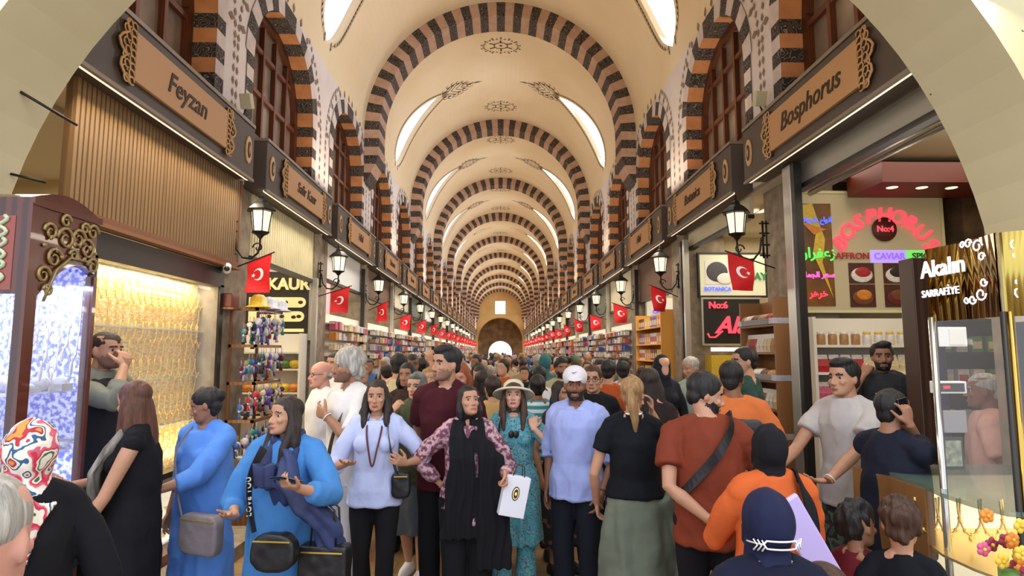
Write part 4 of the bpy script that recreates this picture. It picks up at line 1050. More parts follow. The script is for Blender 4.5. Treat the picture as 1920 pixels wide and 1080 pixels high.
for (x, y, Y, lab) in ((463, 190, 6.35, 'small beige floodlight on the left wall above the boards'), (1424, 185, 6.35, 'small beige floodlight on the right wall above the boards'), (1632, 78, 4.3, 'small white spotlight on top of the Bosphorus board')):
    p = pix(x, y, Y=Y) if x != 1632 else pix(x, y, X=2.78); t = thing('floodlight', lab, 'floodlight', p)
    if x == 1632: t.scale = (.5, .5, .5)
    s = -1 if x < 900 else 1
    b = MB(); b.M = Matrix.Rotation(radians(25), 4, 'X'); b.box(-.06, -.05, -.08, .06, .04, .08); b.build('housing', M_cream if x != 1632 else M_whitep, t, bevel=.01)
    b = MB(); b.tube([(0, .02, -.05), (s*.05, .04, -.14), (s*.12, .04, -.2)], .008, seg=5); b.build('arm', M_iron, t)
# ================= people =================
def remesh(mb, voxel, smooth=2, disp=None, name='m'):
    me = bpy.data.meshes.new('tmp'); me.from_pydata(mb.v, [], mb.f)
    o = bpy.data.objects.new('tmp', me); COL.objects.link(o)
    r = o.modifiers.new('r', 'REMESH'); r.mode = 'VOXEL'; r.voxel_size = voxel; r.use_smooth_shade = True
    if smooth: q = o.modifiers.new('s', 'SMOOTH'); q.factor = .5; q.iterations = smooth
    out = bpy.data.meshes.new_from_object(o.evaluated_get(bpy.context.evaluated_depsgraph_get()))
    bpy.data.objects.remove(o); bpy.data.meshes.remove(me); out.name = name
    if disp:
        ns = [v.normal.copy() for v in out.vertices]
        for v, n in zip(out.vertices, ns): v.co += n*disp(v.co)
    out.polygons.foreach_set('use_smooth', [True]*len(out.polygons))
    return out
def rings(mb, R, seg=20):
    """closed loft of ellipses R = [(cx, cy, z, rx, ry)]"""
    vs = []; fs = []; n = len(R)
    for (cx, cy, z, rx, ry) in R:
        for k in range(seg): q = 2*pi*k/seg; vs.append((cx+rx*cos(q), cy+ry*sin(q), z))
    for i in range(n-1):
        for k in range(seg): k2 = (k+1) % seg; fs.append((i*seg+k, i*seg+k2, (i+1)*seg+k2, (i+1)*seg+k))
    fs.append(tuple(range(seg))[::-1]); fs.append(tuple(range((n-1)*seg, n*seg)))
    mb.add(vs, fs, 0, True)
HP = [(-.115, .010, -.070, -.030), (-.109, .034, -.086, -.015), (-.095, .049, -.093, .01), (-.075, .058, -.092, .04), (-.05, .064, -.090, .064), (-.02, .070, -.088, .082),
      (0, .071, -.088, .092), (.03, .074, -.093, .1), (.06, .073, -.088, .098), (.085, .065, -.07, .085), (.105, .046, -.04, .058), (.115, .022, -.018, .03), (.118, .005, -.001, .01)]
def head_surface(mb, fem):
    seg = 36; vs = []; fs = []; n = len(HP)
    Z = []
    for i in range(n-1):
        for j in range(3): Z.append(i+j/3)
    Z.append(n-1)
    for q_ in Z:
        i = min(int(q_), n-2); t = q_-i; a, b = HP[i], HP[i+1]; z, w_, f, bk = [a[k]*(1-t)+b[k]*t for k in range(4)]
        if fem and z < -.02: w_ *= .94
        yc = (f+bk)/2; ry = (bk-f)/2
        for k in range(seg):
            th = 2*pi*k/seg; c, s_ = cos(th), sin(th); x = w_*(abs(c)**.92)*(1 if c > 0 else -1); y = yc+ry*s_
            if y < 0:
                for e in (-1, 1): y += .0085*math.exp(-((x-e*.031)/.018)**2-((z-.003)/.012)**2)
            vs.append((x, y, z))
    m = len(Z)
    for i in range(m-1):
        for k in range(seg): k2 = (k+1) % seg; fs.append((i*seg+k, i*seg+k2, (i+1)*seg+k2, (i+1)*seg+k))
    fs.append(tuple(range(seg))[::-1]); fs.append(tuple(range((m-1)*seg, m*seg)))
    mb.add(vs, fs, 0, True)
def head(mb, M, fem=False, detail=True):
    old = mb.M; mb.M = M
    head_surface(mb, fem)
    if detail:
        k = .85 if fem else 1
        mb.tube([(0, -.086, .012), (0, -.098, -.012), (0, -.112*(1 if not fem else .98), -.036)], [.007, .0085*k, .012*k], seg=8); mb.ball((0, -.108, -.037), (.0125*k, .012, .010))
        for e in (-1, 1):
            mb.ball((e*.012*k, -.099, -.040), (.009, .010, .008)); mb.ball((e*.028, -.083, .019), (.02, .009, .006)); mb.ball((e*.040, -.068, -.028), (.02, .018, .018))
            mb.ball((e*.074, .010, -.010), (.009, .018, .030), rot=Matrix.Rotation(e*-.25, 3, 'Z'))
        mb.ball((0, -.0945, -.0655), (.022, .009, .0055)); mb.ball((0, -.093, -.0755), (.019, .010, .0065)); mb.ball((0, -.086, -.100), (.018, .013, .013))
    mb.M = old
def hand(mb, W, d, n, s, curl=.35, sc=1.0, spread=.12, thumb=.9, point=False):
    """palm, four fingers and thumb; W wrist, d finger direction, n palm normal (palm side), s +1/-1 thumb side"""
    d = Vector(d).normalized(); n = Vector(n); n = (n-d*n.dot(d)).normalized(); side = d.cross(n)*s
    W = Vector(W)
    def P(a, b, c): return W+(side*a+d*b+n*c)*sc
    # palm as a loft of flattened rings
    vs = []; fs = []; seg = 12; R = [(-.02, .023, .018), (.0, .025, .017), (.03, .036, .0155), (.06, .042, .014), (.085, .040, .012), (.092, .034, .008)]
    for (b, w_, t) in R:
        for k in range(seg): q = 2*pi*k/seg; vs.append(P(w_*cos(q), b, t*sin(q)))
    for i in range(len(R)-1):
        for k in range(seg): k2 = (k+1) % seg; fs.append((i*seg+k, i*seg+k2, (i+1)*seg+k2, (i+1)*seg+k))
    fs.append(tuple(range(seg))[::-1]); fs.append(tuple(range(len(vs)-seg, len(vs))))
    mb.add(vs, fs, 0, True)
    for j, (a, L_, sp) in enumerate(((.031, .072, 1.4), (.0105, .080, .4), (-.0105, .074, -.5), (-.030, .058, -1.5))):
        ang = 0; p = P(a, .076, 0); pts = [p]; cr = curl*(1+.15*j)
        if point and j == 0: cr = .1
        dd = (d+side*sp*spread).normalized()
        for q in (.45, .32, .25):
            ang += cr; v = dd*cos(ang)+n*sin(ang); p = p+v*L_*q*sc*1.08; pts.append(p)
        mb.tube(pts, [.0098*sc, .0092*sc, .0085*sc, .0065*sc], seg=8)
        mb.ball(pts[-1], .0066*sc, 0, 6, 5)
    v = (d*.75+side*thumb+n*.35).normalized(); v2 = (d*1.0+side*thumb*.5+n*(.3+curl*.6)).normalized()
    p0 = P(.02, .015, .003); p1 = p0+v*.042*sc; p2 = p1+v2*.032*sc; p3 = p2+v2*.024*sc
    mb.tube([p0, p1, p2, p3], [.014*sc, .0115*sc, .0098*sc, .0075*sc], seg=8); mb.ball(p3, .0077*sc, 0, 6, 5)
ARMS = {  # wrist (x outward, y, z) in fractions of height; elbow hint; finger dir; palm normal; curl
    'down': ((.135, -.005, .49), (.5, 1, 0), (.05, -.1, -1), (-1, 0, 0), .35),
    'relaxed': ((.13, -.05, .50), (.5, 1, 0), (-.1, -.3, -1), (-1, 0, 0), .4),
    'front': ((.05, -.155, .645), (1, .2, -1.2), (-.7, -.7, .25), (-.2, 0, 1), .35),
    'phone': ((.065, -.145, .66), (1, .3, -1.2), (-.45, -.8, .3), (-.3, -.2, 1), .55),
    'open': ((.10, -.17, .61), (.8, .6, -1), (-.3, -1, .05), (0, .1, 1), .2),
    'back': ((.005, .095, .545), (1, .1, 0), (-1, .1, -.15), (0, 1, 0), .3),
    'ear': ((.078, -.055, .87), (.5, -.5, -1), (.0, .15, 1), (-1, .1, 0), .5),
    'mouth': ((.035, -.125, .86), (.7, -.2, -1), (-.4, .35, .8), (-.4, 1, 0), .6),
    'chest': ((.03, -.125, .73), (.9, .1, -1), (-1, -.1, .3), (0, 1, 0), .35),
    'shoulder': ((.095, -.075, .77), (1, -.2, -1), (-.1, .5, .9), (0, 1, 0), .5),
    'hold': ((.14, -.08, .52), (.5, 1, 0), (-.05, -.2, -1), (-1, 0, 0), 1.0),
    'raise': ((.12, -.16, .93), (.8, 0, -1), (-.2, .1, 1), (0, -1, 0), .5),
    'side_out': ((.22, -.12, .58), (.3, .6, -1), (.4, -.8, -.2), (0, 0, 1), .3),
}
def ik(S, W, a, b, hint):
    d = W-S; L_ = min(d.length, (a+b)*.995); u = d.normalized(); W = S+u*L_
    x = (a*a-b*b+L_*L_)/(2*L_); h = sqrt(max(0, a*a-x*x)); hn = Vector(hint); hn = (hn-u*hn.dot(u)).normalized()
    return S+u*x+hn*h, W
SKIN = {'fair': 'D2A084', 'light': 'C08E70', 'mid': 'A5755A', 'tan': '8A5C42', 'dark': '5C3A28', 'pink': 'D49A86'}
def skinmat(k): return mat('skin_'+k, SKIN[k], .5, col2=tuple(c*.88 for c in rgb(SKIN[k])[:3]), scale=14, spec=.35)
HAIRC = {'black': '14100F', 'dark': '241812', 'brown': '3E2618', 'auburn': '4E2A18', 'blond': '8E6C44', 'grey': '9A948A', 'white': 'C8C4BC', 'ginger': '8A4422'}
def hairmat(k): return mat('hair_'+k, HAIRC[k], .6, col2=tuple(c*1.9 for c in rgb(HAIRC[k])[:3]), scale=60, stretch=(1, 1, .10), bump=.9, bscale=70, thr=(.45, .75))
def cloth(name, c, c2=None, **k): return mat('fabric_'+name, c, k.pop('rough', .85), col2=c2 or tuple(x*.82 for x in rgb(c)[:3]), scale=k.pop('scale', 5), bump=k.pop('bump', .55), bscale=k.pop('bscale', 5), bdist=.035, spec=.25, **k)
def person(label, x, ytop, D, H, rz=0, fem=False, skin='light', hair='short', haircol='dark', top=None, bottom=None, fat=1.0, armL='down', armR='down',
           head_yaw=0, head_pitch=0, head_roll=0, turn=0, lean=0, stance=.055, stride=0, detail=2, shoes='black', beard=None, extra=None, z0=None, X=None, group=None, drop=0, glasses=False, armLo=None, armRo=None, cat='person', lipcol=None):
    """x, ytop: where the crown of the head is in the photograph; D: distance.  top = dict(m, hem, sleeve, loose, collar, neck); bottom = dict(m, kind)"""
    p = pix(x, ytop, Y=D); X = p.x if X is None else X; zt = p.z
    zf = 0 if z0 is None else z0
    if z0 is None: H = zt
    else: H = zt-z0
    root = thing('person', label, cat, (X, D, zf), rz, group)
    vox = {2: .0065, 1: .011, 0: .018}[detail]; cv = {2: .010, 1: .016, 0: .024}[detail]
    S_ = H/1.72
    child = H < 1.35
    hs = (1.0*H/1.74) if not child else (H/1.74*.25+.72)*1.0
    if child: hs = .235*.93/.233
    if fem: hs *= .95
    headH = .233*hs
    hip = .52*H if not child else .48*H; sh = H-headH-.030*H
    shx = (.108 if not fem else .094)*H*(1+(fat-1)*.4); 
    lz = lambda z: -lean*max(0, (z-hip))     # forward lean as a shift in y
    Rt = Matrix.Rotation(turn, 4, 'Z')
    def TP(v):
        v = Vector(v); z = v.z; v = Rt @ v if z > hip*1.02 else v
        return Vector((v.x, v.y+lz(z), v.z))
    # joints
    legs = {}
    for s in (-1, 1):
        ft = Vector((s*stance*H, -s*stride*H, .055*H)); hp = Vector((s*.052*H, 0, hip)); kn = (ft+hp)/2+Vector((s*.005*H, -.02*H-abs(stride)*.1*H, .0)); legs[s] = (hp, kn, ft)
    arms = {}
    fz = (sh/H)/.82
    for s, nm, ov in ((1, armL, armLo), (-1, armR, armRo)):
        w_, hint, fd, pn, cu = ARMS[nm]
        if ov: w_ = ov.get('w', w_); hint = ov.get('h', hint); fd = ov.get('d', fd); pn = ov.get('n', pn); cu = ov.get('c', cu)
        Sx = TP((s*shx, .004*H, sh-.034*H)); Wx = TP((s*w_[0]*H*(1+(fat-1)*.7), w_[1]*H*(1+(fat-1)*.6), w_[2]*H*fz))
        hv = Vector((s*hint[0], hint[1], hint[2])); hv = Rt @ hv
        E_, Wx = ik(Sx, Wx, .178*H, .148*H, hv)
        fdv = Rt @ Vector((s*fd[0], fd[1], fd[2])); pnv = Rt @ Vector((s*pn[0], pn[1], pn[2]))
        arms[s] = (Sx, E_, Wx, fdv, pnv, cu)
    # ---- skin body, one continuous surface ----
    b = MB()
    f = fat
    tor = [(.49, .080, .058), (.55, .080, .058), (.61, .070*f, .053*f), (.69, .078, .056), (.76, .086, .056), (.80, .080, .044), (.83, .045, .034)] if not fem else \
          [(.49, .085, .062), (.55, .084, .062), (.62, .062*f, .048*f), (.69, .068, .052), (.74, .074, .056), (.79, .070, .040), (.83, .038, .030)]
    def tz(t): return hip+(t-.52)/(.82-.52)*(sh-hip)
    def tr(R, inf=0, scx=1, scy=1):
        out = []
        for (t, rx, ry) in R:
            z = tz(t); c = TP((0, 0, z)); out.append((c.x, c.y, z, (rx*H+inf)*scx, (ry*H+inf)*scy))
        return out
    rings(b, tr(tor, -.004))
    neck0 = TP((0, .008*H, sh+.005*H)); hc = TP((0, -.012*H, H-.118*hs)); 
    HM = Matrix.Translation(hc) @ Matrix.Rotation(turn+head_yaw, 4, 'Z') @ Matrix.Rotation(head_roll, 4, 'Y') @ Matrix.Rotation(head_pitch, 4, 'X') @ Matrix.Scale(hs, 4)
    nk = HM @ Vector((0, .02, -.05)); b.tube([neck0-Vector((0, 0, .03*H)), neck0+Vector((0, 0, .01*H)), nk], [.062*S_*1.0, .056*S_*(.88 if fem else 1.04), .05*hs*(.9 if fem else 1.05)], seg=14)
    head(b, HM, fem, detail > 0)
    for s in (-1, 1):
        hp, kn, ft = legs[s]; g = .9+.1*f
        b.tube([hp+Vector((0, 0, .02*H)), hp*.6+kn*.4, kn, kn*.62+ft*.38, ft], [.050*H*g, .046*H*g, .030*H, .032*H, .019*H], seg=12)
        b.tube([ft, ft+Vector((0, -.02*H, -.03*H)), ft+Vector((s*.008*H, -.075*H, -.038*H))], [.020*H, .022*H, .014*H], seg=8)
        Sx, E_, Wx, fd, pn, cu = arms[s]; g = (.92 if fem else 1.06)*(.8+.2*f)
        b.tube([Sx-Vector((s*.01*H, 0, 0)), Sx*.72+E_*.28, E_, E_*.7+Wx*.3, Wx], [.027*H*g, .0265*H*g, .0205*H*g, .0215*H*g, .0135*H*g], seg=12)
        b.tube([neck0+Vector((s*.02*H, .01*H, .0)), Sx+Vector((0, 0, .004*H))], [.030*H, .024*H*g], seg=12)
        if detail: hand(b, Wx, fd, pn, s*(-1 if True else 1), cu, S_*(.95 if fem else 1.05)*(.8 if child else 1))
        else: b.ball(Wx+fd.normalized()*.05*H, .024*H)
    me = remesh(b, vox, 1 if detail == 2 else 2, name='body')
    sm = skinmat(skin); hm = hairmat(haircol)
    lip = mat('lip_'+(lipcol or ('f' if fem else 'm')), lipcol or ('A8504C' if fem else '93584A'), .45)
    me.materials.append(sm); me.materials.append(lip); me.materials.append(hm); me.materials.append(mat('stubble_'+skin, tuple(a*.45+b_*.35 for a, b_ in zip(rgb(SKIN[skin])[:3], rgb(HAIRC[haircol])[:3])), .7))
    if detail:
        iv = HM.inverted(); zlim = (hc.z-.2)
        for pl in me.polygons:
            c = pl.center
            if c.z < zlim: continue
            q = iv @ c; ax = abs(q.x)
            if q.y > .03: continue
            if (ax/.025)**2+((q.z+.071)/.0105)**2 < 1 and q.y < -.08: pl.material_index = 1
            elif .011 < ax < .049 and abs(q.z-(.021+.004*sin((ax-.011)/.038*pi))) < .0052*(1.2 if not fem else .8) and q.y < -.05: pl.material_index = 2
            elif beard and (q.z < -.050+max(0, ax-.045)*.9 and q.z > -.116 and ax < .064 and q.y < .005 and not (ax < .026 and -.083 < q.z < -.060)): pl.material_index = 2 if beard == 'full' else 3
    bo = bpy.data.objects.new('body', me); COL.objects.link(bo); bo.parent = root
    if detail == 2:
        for e in (-1, 1):
            eb = MB(); eb.ball((0, 0, 0), .0125, 0, 12, 8, Matrix.Rotation(pi/2, 3, 'X'))
            m2 = eb.mesh('eye', [mat('eye_white', 'A8A09A', .4), mat('eye_iris', '2A1A12', .2)])
            for pl in m2.polygons:
                if pl.center.y < -.0090: pl.material_index = 1
            eo = bpy.data.objects.new('eye', m2); COL.objects.link(eo); eo.parent = bo; eo.matrix_local = HM @ Matrix.Translation((e*.031, -.0675, .002))
    # ---- hair ----
    b = MB(); b.M = HM; sd = sum(map(ord, label)) % 50
    amp = .0055
    kind = hair; hmat = hm; hname = 'hair'
    if kind in ('short', 'curly', 'quiff', 'long', 'pony', 'bun', 'bob', 'wavy'):
        b.ball((0, .017, .043), (.084, .104, .088), 0, 24, 14); b.ball((0, .058, -.02), (.062, .050, .06), 0, 16, 10)
        for e in (-1, 1): b.ball((e*.062, .018, .01), (.018, .032, .045), 0, 10, 8)
    if kind == 'quiff': b.ball((0, -.045, .095), (.06, .05, .034), 0, 14, 10); b.ball((.01, -.02, .105), (.065, .07, .03))
    if kind == 'curly': amp = .011; b.ball((0, .0, .08), (.078, .09, .06))
    if kind == 'voluminous':
        b.ball((0, .018, .045), (.098, .115, .098), 0, 24, 14); b.ball((0, .06, -.03), (.085, .065, .085)); amp = .008
        for e in (-1, 1): b.ball((e*.078, .02, .0), (.022, .04, .07))
    if kind in ('long', 'wavy'):
        L_ = .40 if kind == 'long' else .36
        rings(b, [(0, .05, -L_, .05, .018), (0, .052, -L_+.06, .075, .028), (0, .055, -.22, .092, .036), (0, .05, -.12, .092, .05), (0, .045, -.02, .085, .06), (0, .03, .06, .07, .06)])
        for e in (-1, 1):
            b.tube([(e*.064, -.012, .06), (e*.080, -.008, -.02), (e*.088, -.02, -.10), (e*.085, -.055, -.20), (e*.080, -.07, -.30)], [.020, .026, .03, .028, .014], seg=10)
            b.tube([(e*.055, .03, .03), (e*.088, .02, -.06), (e*.098, .015, -.16), (e*.09, .02, -.26)], [.03, .035, .035, .02], seg=10)
        if kind == 'wavy': amp = .010
    if kind == 'bob':
        rings(b, [(0, .045, -.14, .07, .05), (0, .04, -.11, .088, .066), (0, .035, -.02, .088, .075), (0, .02, .05, .07, .06)])
        for e in (-1, 1): b.tube([(e*.06, -.015, .06), (e*.078, -.006, -.01), (e*.086, -.02, -.08), (e*.08, -.01, -.14)], [.018, .024, .028, .014], seg=10)
    if kind == 'pony': b.tube([(0, .10, .05), (-.015, .135, .03), (-.04, .145, -.06), (-.055, .13, -.17), (-.05, .12, -.27)], [.026, .034, .036, .030, .010], seg=10)
    if kind == 'bun': b.ball((0, .11, .035), (.045, .04, .045)); b.ball((0, .04, -.05), (.055, .05, .05))
    if kind == 'ring': b.ball((0, .05, -.005), (.078, .06, .042), 0, 18, 10); [b.ball((e*.068, .02, .0), (.012, .03, .028)) for e in (-1, 1)]
    if kind in ('cropped',): b.ball((0, .008, .040), (.0765, .1, .083), 0, 24, 14); b.ball((0, .05, -.01), (.058, .05, .055)); amp = .001
    if kind in ('hijab', 'headscarf', 'turban'):
        amp = .004; hname = 'headscarf'; hmat = extra or hm
        b.ball((0, .028, .012), (.094, .114, .124), 0, 26, 18)
        if kind != 'turban':
            rings(b, [(0, .02, -.27, .13, .10), (0, .02, -.20, .125, .105), (0, .012, -.14, .09, .10), (0, .005, -.10, .082, .092), (0, .03, -.04, .08, .09)])
            b.tube([(-.06, -.04, -.02), (-.05, -.075, -.09), (0, -.085, -.125), (.05, -.075, -.09), (.06, -.04, -.02)], .02, seg=8)
        else: b.ball((0, .08, .02), (.07, .06, .07)); b.ball((0, -.03, .085), (.07, .06, .035))
    if b.v:
        wavy = kind in ('wavy', 'curly', 'voluminous'); fr = (38 if wavy else 26)
        ivh = HM.inverted()
        def dh(c):
            return min(1, max(.12, ((ivh @ c).y+.055)/.07))*amp*noise.noise(Vector((c.x*fr, c.y*fr, c.z*(14 if wavy else 4)+sd)))*2
        vx = {2: .0085, 1: .012, 0: .018}[detail]
        hmh = remesh(b, vx, 2, dh if detail else None, hname); hmh.materials.append(hmat)
        ho = bpy.data.objects.new(hname, hmh); COL.objects.link(ho); ho.parent = root
    # ---- top ----
    if top:
        b = MB(); lo = top.get('loose', .010)*S_; hem = top.get('hem', .47); slv = top.get('sleeve', .5); inf = .010*S_+lo
        T_ = [(.49, .086, .063), (.55, .086, .063), (.61, .077*f, .058*f), (.69, .086*(.5+.5*f), .062*(.4+.6*f)), (.75, .093, .063), (.785, .086, .054), (.812, .062, .044), (.838, .040, .033)] if not fem else \
             [(.49, .090, .066), (.55, .088, .066), (.62, .067*f, .054*f), (.69, .073*(.5+.5*f), .060*(.4+.6*f)), (.74, .080, .066), (.782, .075, .050), (.812, .054, .040), (.836, .036, .030)]
        R = tr([q for q in T_ if q[0] >= max(hem, .49)-.02], inf)
        R = [(a_, b_, z_, p_+(.016 if z_ < tz(.58) else 0), q_+(.014 if z_ < tz(.58) else 0)) for a_, b_, z_, p_, q_ in R]
        hz = hem*H
        flare = top.get('flare', 0)
        if hem < .49:
            base = R[0]; Rlow = []
            nst = max(2, int((tz(.49)-hz)/.08)+1)
            for i in range(nst):
                t = i/nst; z = hz+(tz(.49)-hz)*t; Rlow.append((base[0], base[1], z, base[3]*(1+flare*(1-t))+.004, base[4]*(1+flare*1.2*(1-t))+.004))
            R = Rlow+R
        elif hem > .52:
            R = [(R[0][0], R[0][1], hz, R[0][3], R[0][4])]+[q for q in R if q[2] > hz+.01]
        # keep the neckline open: stop below the collar
        nkz = top.get('neck', 0)
        if nkz: R = [q for q in R if q[2] < tz(.842)-nkz]
        # shallow collar ring
        rings(b, R, 28)
        if fem:
            for e in (-1, 1):
                c = TP((e*.042*H, -.050*H-lo*.4, tz(.725))); b.ball(c, (.040*H, .032*H, .036*H), 0, 14, 10)
        for s in (-1, 1):
            Sx, E_, Wx, fd, pn, cu = arms[s]; g = (.95 if fem else 1.08)*(.8+.2*f)
            r0 = .0265*H*g+inf*.65; r1 = .0215*H*g+inf*.75; r2 = .0155*H*g+inf*.65
            b.ball(Sx+Vector((-s*.012*H, 0, -.002*H)), (r0*1.0, r0*.98, r0*.92), 0, 14, 10)
            b.tube([TP((s*.024*H, .008*H, sh+.002*H)), Sx+Vector((-s*.004*H, 0, .004*H))], [.030*H+inf*.3, .0245*H*g+inf*.55], seg=14)
            if slv > 0:
                P = [Sx-Vector((s*.02*H, 0, 0))]; rr = [r0]
                if slv <= 1: P += [Sx.lerp(E_, slv*.5), Sx.lerp(E_, slv)]; rr += [r0*.98+lo*.1, r0*(1-slv)+r1*slv+lo*.5]
                else: P += [Sx.lerp(E_, .5), E_, E_.lerp(Wx, (slv-1)*.55), E_.lerp(Wx, slv-1)]; rr += [r0, r1, r1*.95, r2*(2-slv)+r2*.7*(slv-1)+.35*r1*(2-slv)+top.get('cuff', 0)]
                b.tube(P, rr, seg=16)
        if top.get('collar'):
            c = TP((0, .004*H, sh+.012*H)); rr_ = .062*S_*(.9 if fem else 1.05)
            b.tube([(c.x+rr_*1.12*cos(a), c.y+rr_*1.02*sin(a)-.004, c.z+.014*S_*sin(a)-.012) for a in [radians(-75+q*330/14+15) for q in range(15)]], .012*S_, seg=6)
        dr = top.get('drape', 1.0)
        def dt(c, fl=flare, hz=hz):
            n1 = noise.noise(Vector((c.x*9+sd, c.y*9, c.z*4.5))); n2 = noise.noise(Vector((c.x*22, c.y*22+sd, c.z*9)))
            d = (.011*(1-2*abs(n1))*.7+.006*n1+.004*n2)*dr*S_; d = max(d, -.003)+.001
            if c.z < hip and hem < .42:
                th = atan2(c.y, c.x); t = min(1, (hip-c.z)/(hip-hz+.01)); d += .014*t*sin(th*9+3*noise.noise(Vector((sd, c.z*1.5, th))))
            return d
        mt = remesh(b, cv, 2, dt if detail else None, 'top'); 
        for m_ in (top['m'] if isinstance(top['m'], (list, tuple)) else [top['m']]): mt.materials.append(m_)
        to = bpy.data.objects.new(top.get('name', 'shirt'), mt); COL.objects.link(to); to.parent = root
    # ---- trousers / skirt ----
    if bottom:
        b = MB(); kd = bottom.get('kind', 'trousers'); lo = bottom.get('loose', .008)*S_; wz = bottom.get('waist', .575); end = bottom.get('end', .035)
        if kd == 'trousers':
            rings(b, tr([(.475, .070, .056), (.50, .086, .064), (.545, .085, .063), (wz, .078*f, .060*f)], lo+.004), 24)
            for s in (-1, 1):
                hp, kn, ft = legs[s]; g = .9+.1*f; e = ft.lerp(kn, max(0, (end-.055)/.23))
                if end < .055: e = ft+Vector((0, 0, -.03*H))
                r_end = bottom.get('hemr', .030)*H+lo
                b.tube([hp+Vector((0, 0, .02*H)), hp*.6+kn*.4, kn, kn*.55+e*.45, e], [.053*H*g+lo, .049*H*g+lo, .035*H+lo, .034*H+lo*1.1, r_end], seg=16)
        else:
            hz = end*H; base = tr([(.50, .092, .070)], lo)[0]; fl = bottom.get('flare', .4)
            R = [(0, 0, hz+(base[2]-hz)*i/5, base[3]*(1+fl*(1-i/5)), base[4]*(1+fl*1.2*(1-i/5))) for i in range(5)]+[base]+tr([(.545, .088, .066), (wz, .074*f, .058*f)], lo)
            rings(b, R, 28)
        def db(c):
            n1 = noise.noise(Vector((c.x*8, c.y*8+sd, c.z*6))); d = .006*n1*S_
            if kd != 'trousers': th = atan2(c.y, c.x); d += .015*sin(th*8+2*n1)*min(1, max(0, (hip-c.z)/(hip)))
            return d
        mt = remesh(b, cv, 2, db if detail else None, 'bottom'); mt.materials.append(bottom['m'])
        to = bpy.data.objects.new(bottom.get('name', 'trousers' if kd == 'trousers' else 'skirt'), mt); COL.objects.link(to); to.parent = root
    if shoes and detail:
        sc_ = H/1.72; shm = mat('shoe_'+shoes, {'black': '1C1A1A', 'white': 'E4E4EA', 'brown': '5A3A26', 'sand': 'B09068'}[shoes], .45)
        for s in (-1, 1):
            ft = legs[s][2]; b = MB(); b.M = T(ft.x, ft.y, 0)
            rings(b, [(0, -.045*sc_, .0, .042*sc_, .135*sc_), (0, -.045*sc_, .028, .046*sc_, .138*sc_), (0, -.038*sc_, .05*sc_+.01, .040*sc_, .12*sc_), (0, 0, .085*sc_, .036*sc_, .062*sc_), (0, .01, .10*sc_, .034*sc_, .045*sc_)], 20)
            b.build('shoe', shm, root)
    if glasses:
        b = MB(); b.M = HM
        for e in (-1, 1):
            b.tube([(e*.031+.023*cos(q), -.0935+.006*abs(cos(q)), .0+.018*sin(q)) for q in [k*pi/8 for k in range(17)]], .0022, seg=4); b.tube([(e*.054, -.088, .004), (e*.076, -.03, .006), (e*.078, .02, .0)], .0022, seg=4)
        b.tube([(-.009, -.096, .003), (.009, -.096, .003)], .0022, seg=4); b.build('glasses', M_dark if glasses is True else glasses, root)
    info = {'root': root, 'HM': HM, 'H': H, 'arms': arms, 'M': Matrix.Translation((X, D, zf)) @ Matrix.Rotation(rz, 4, 'Z'), 'TP': TP, 'sh': sh, 'hip': hip, 'tz': tz, 'fat': f, 'S': S_}
    return info
def worldpt(P, v): return P['M'] @ Vector(v)
def handpt(P, s, along=.07, off=.03):
    Sx, E_, Wx, fd, pn, cu = P['arms'][s]; return P['M'] @ (Wx+fd.normalized()*along+pn.normalized()*off)
def strap(P, name, pts, wd, m, th=.004):
    """flat band following points given in the person's frame"""
    b = MB(); V = [Vector(p) for p in pts]
    # densify
    Q = []
    for i in range(len(V)-1):
        p0 = V[max(i-1, 0)]; p1 = V[i]; p2 = V[i+1]; p3 = V[min(i+2, len(V)-1)]
        for k in range(5):
            t = k/5; Q.append(.5*((2*p1)+(-p0+p2)*t+(2*p0-5*p1+4*p2-p3)*t*t+(-p0+3*p1-3*p2+p3)*t*t*t))
    Q.append(V[-1]); vs = []; fs = []
    for i, p in enumerate(Q):
        t = (Q[min(i+1, len(Q)-1)]-Q[max(i-1, 0)]).normalized(); out = Vector((p.x, p.y, 0)); out = (out-t*out.dot(t)); out = out.normalized() if out.length > 1e-4 else Vector((0, -1, 0)); w_ = t.cross(out).normalized()*wd/2
        vs += [p-w_, p+w_, p+w_+out*th, p-w_+out*th]
    for i in range(len(Q)-1):
        for k in range(4): fs.append((i*4+k, i*4+(k+1) % 4, (i+1)*4+(k+1) % 4, (i+1)*4+k))
    fs.append((3, 2, 1, 0)); n = len(vs)-4; fs.append((n, n+1, n+2, n+3)); b.add(vs, fs, 0)
    return b
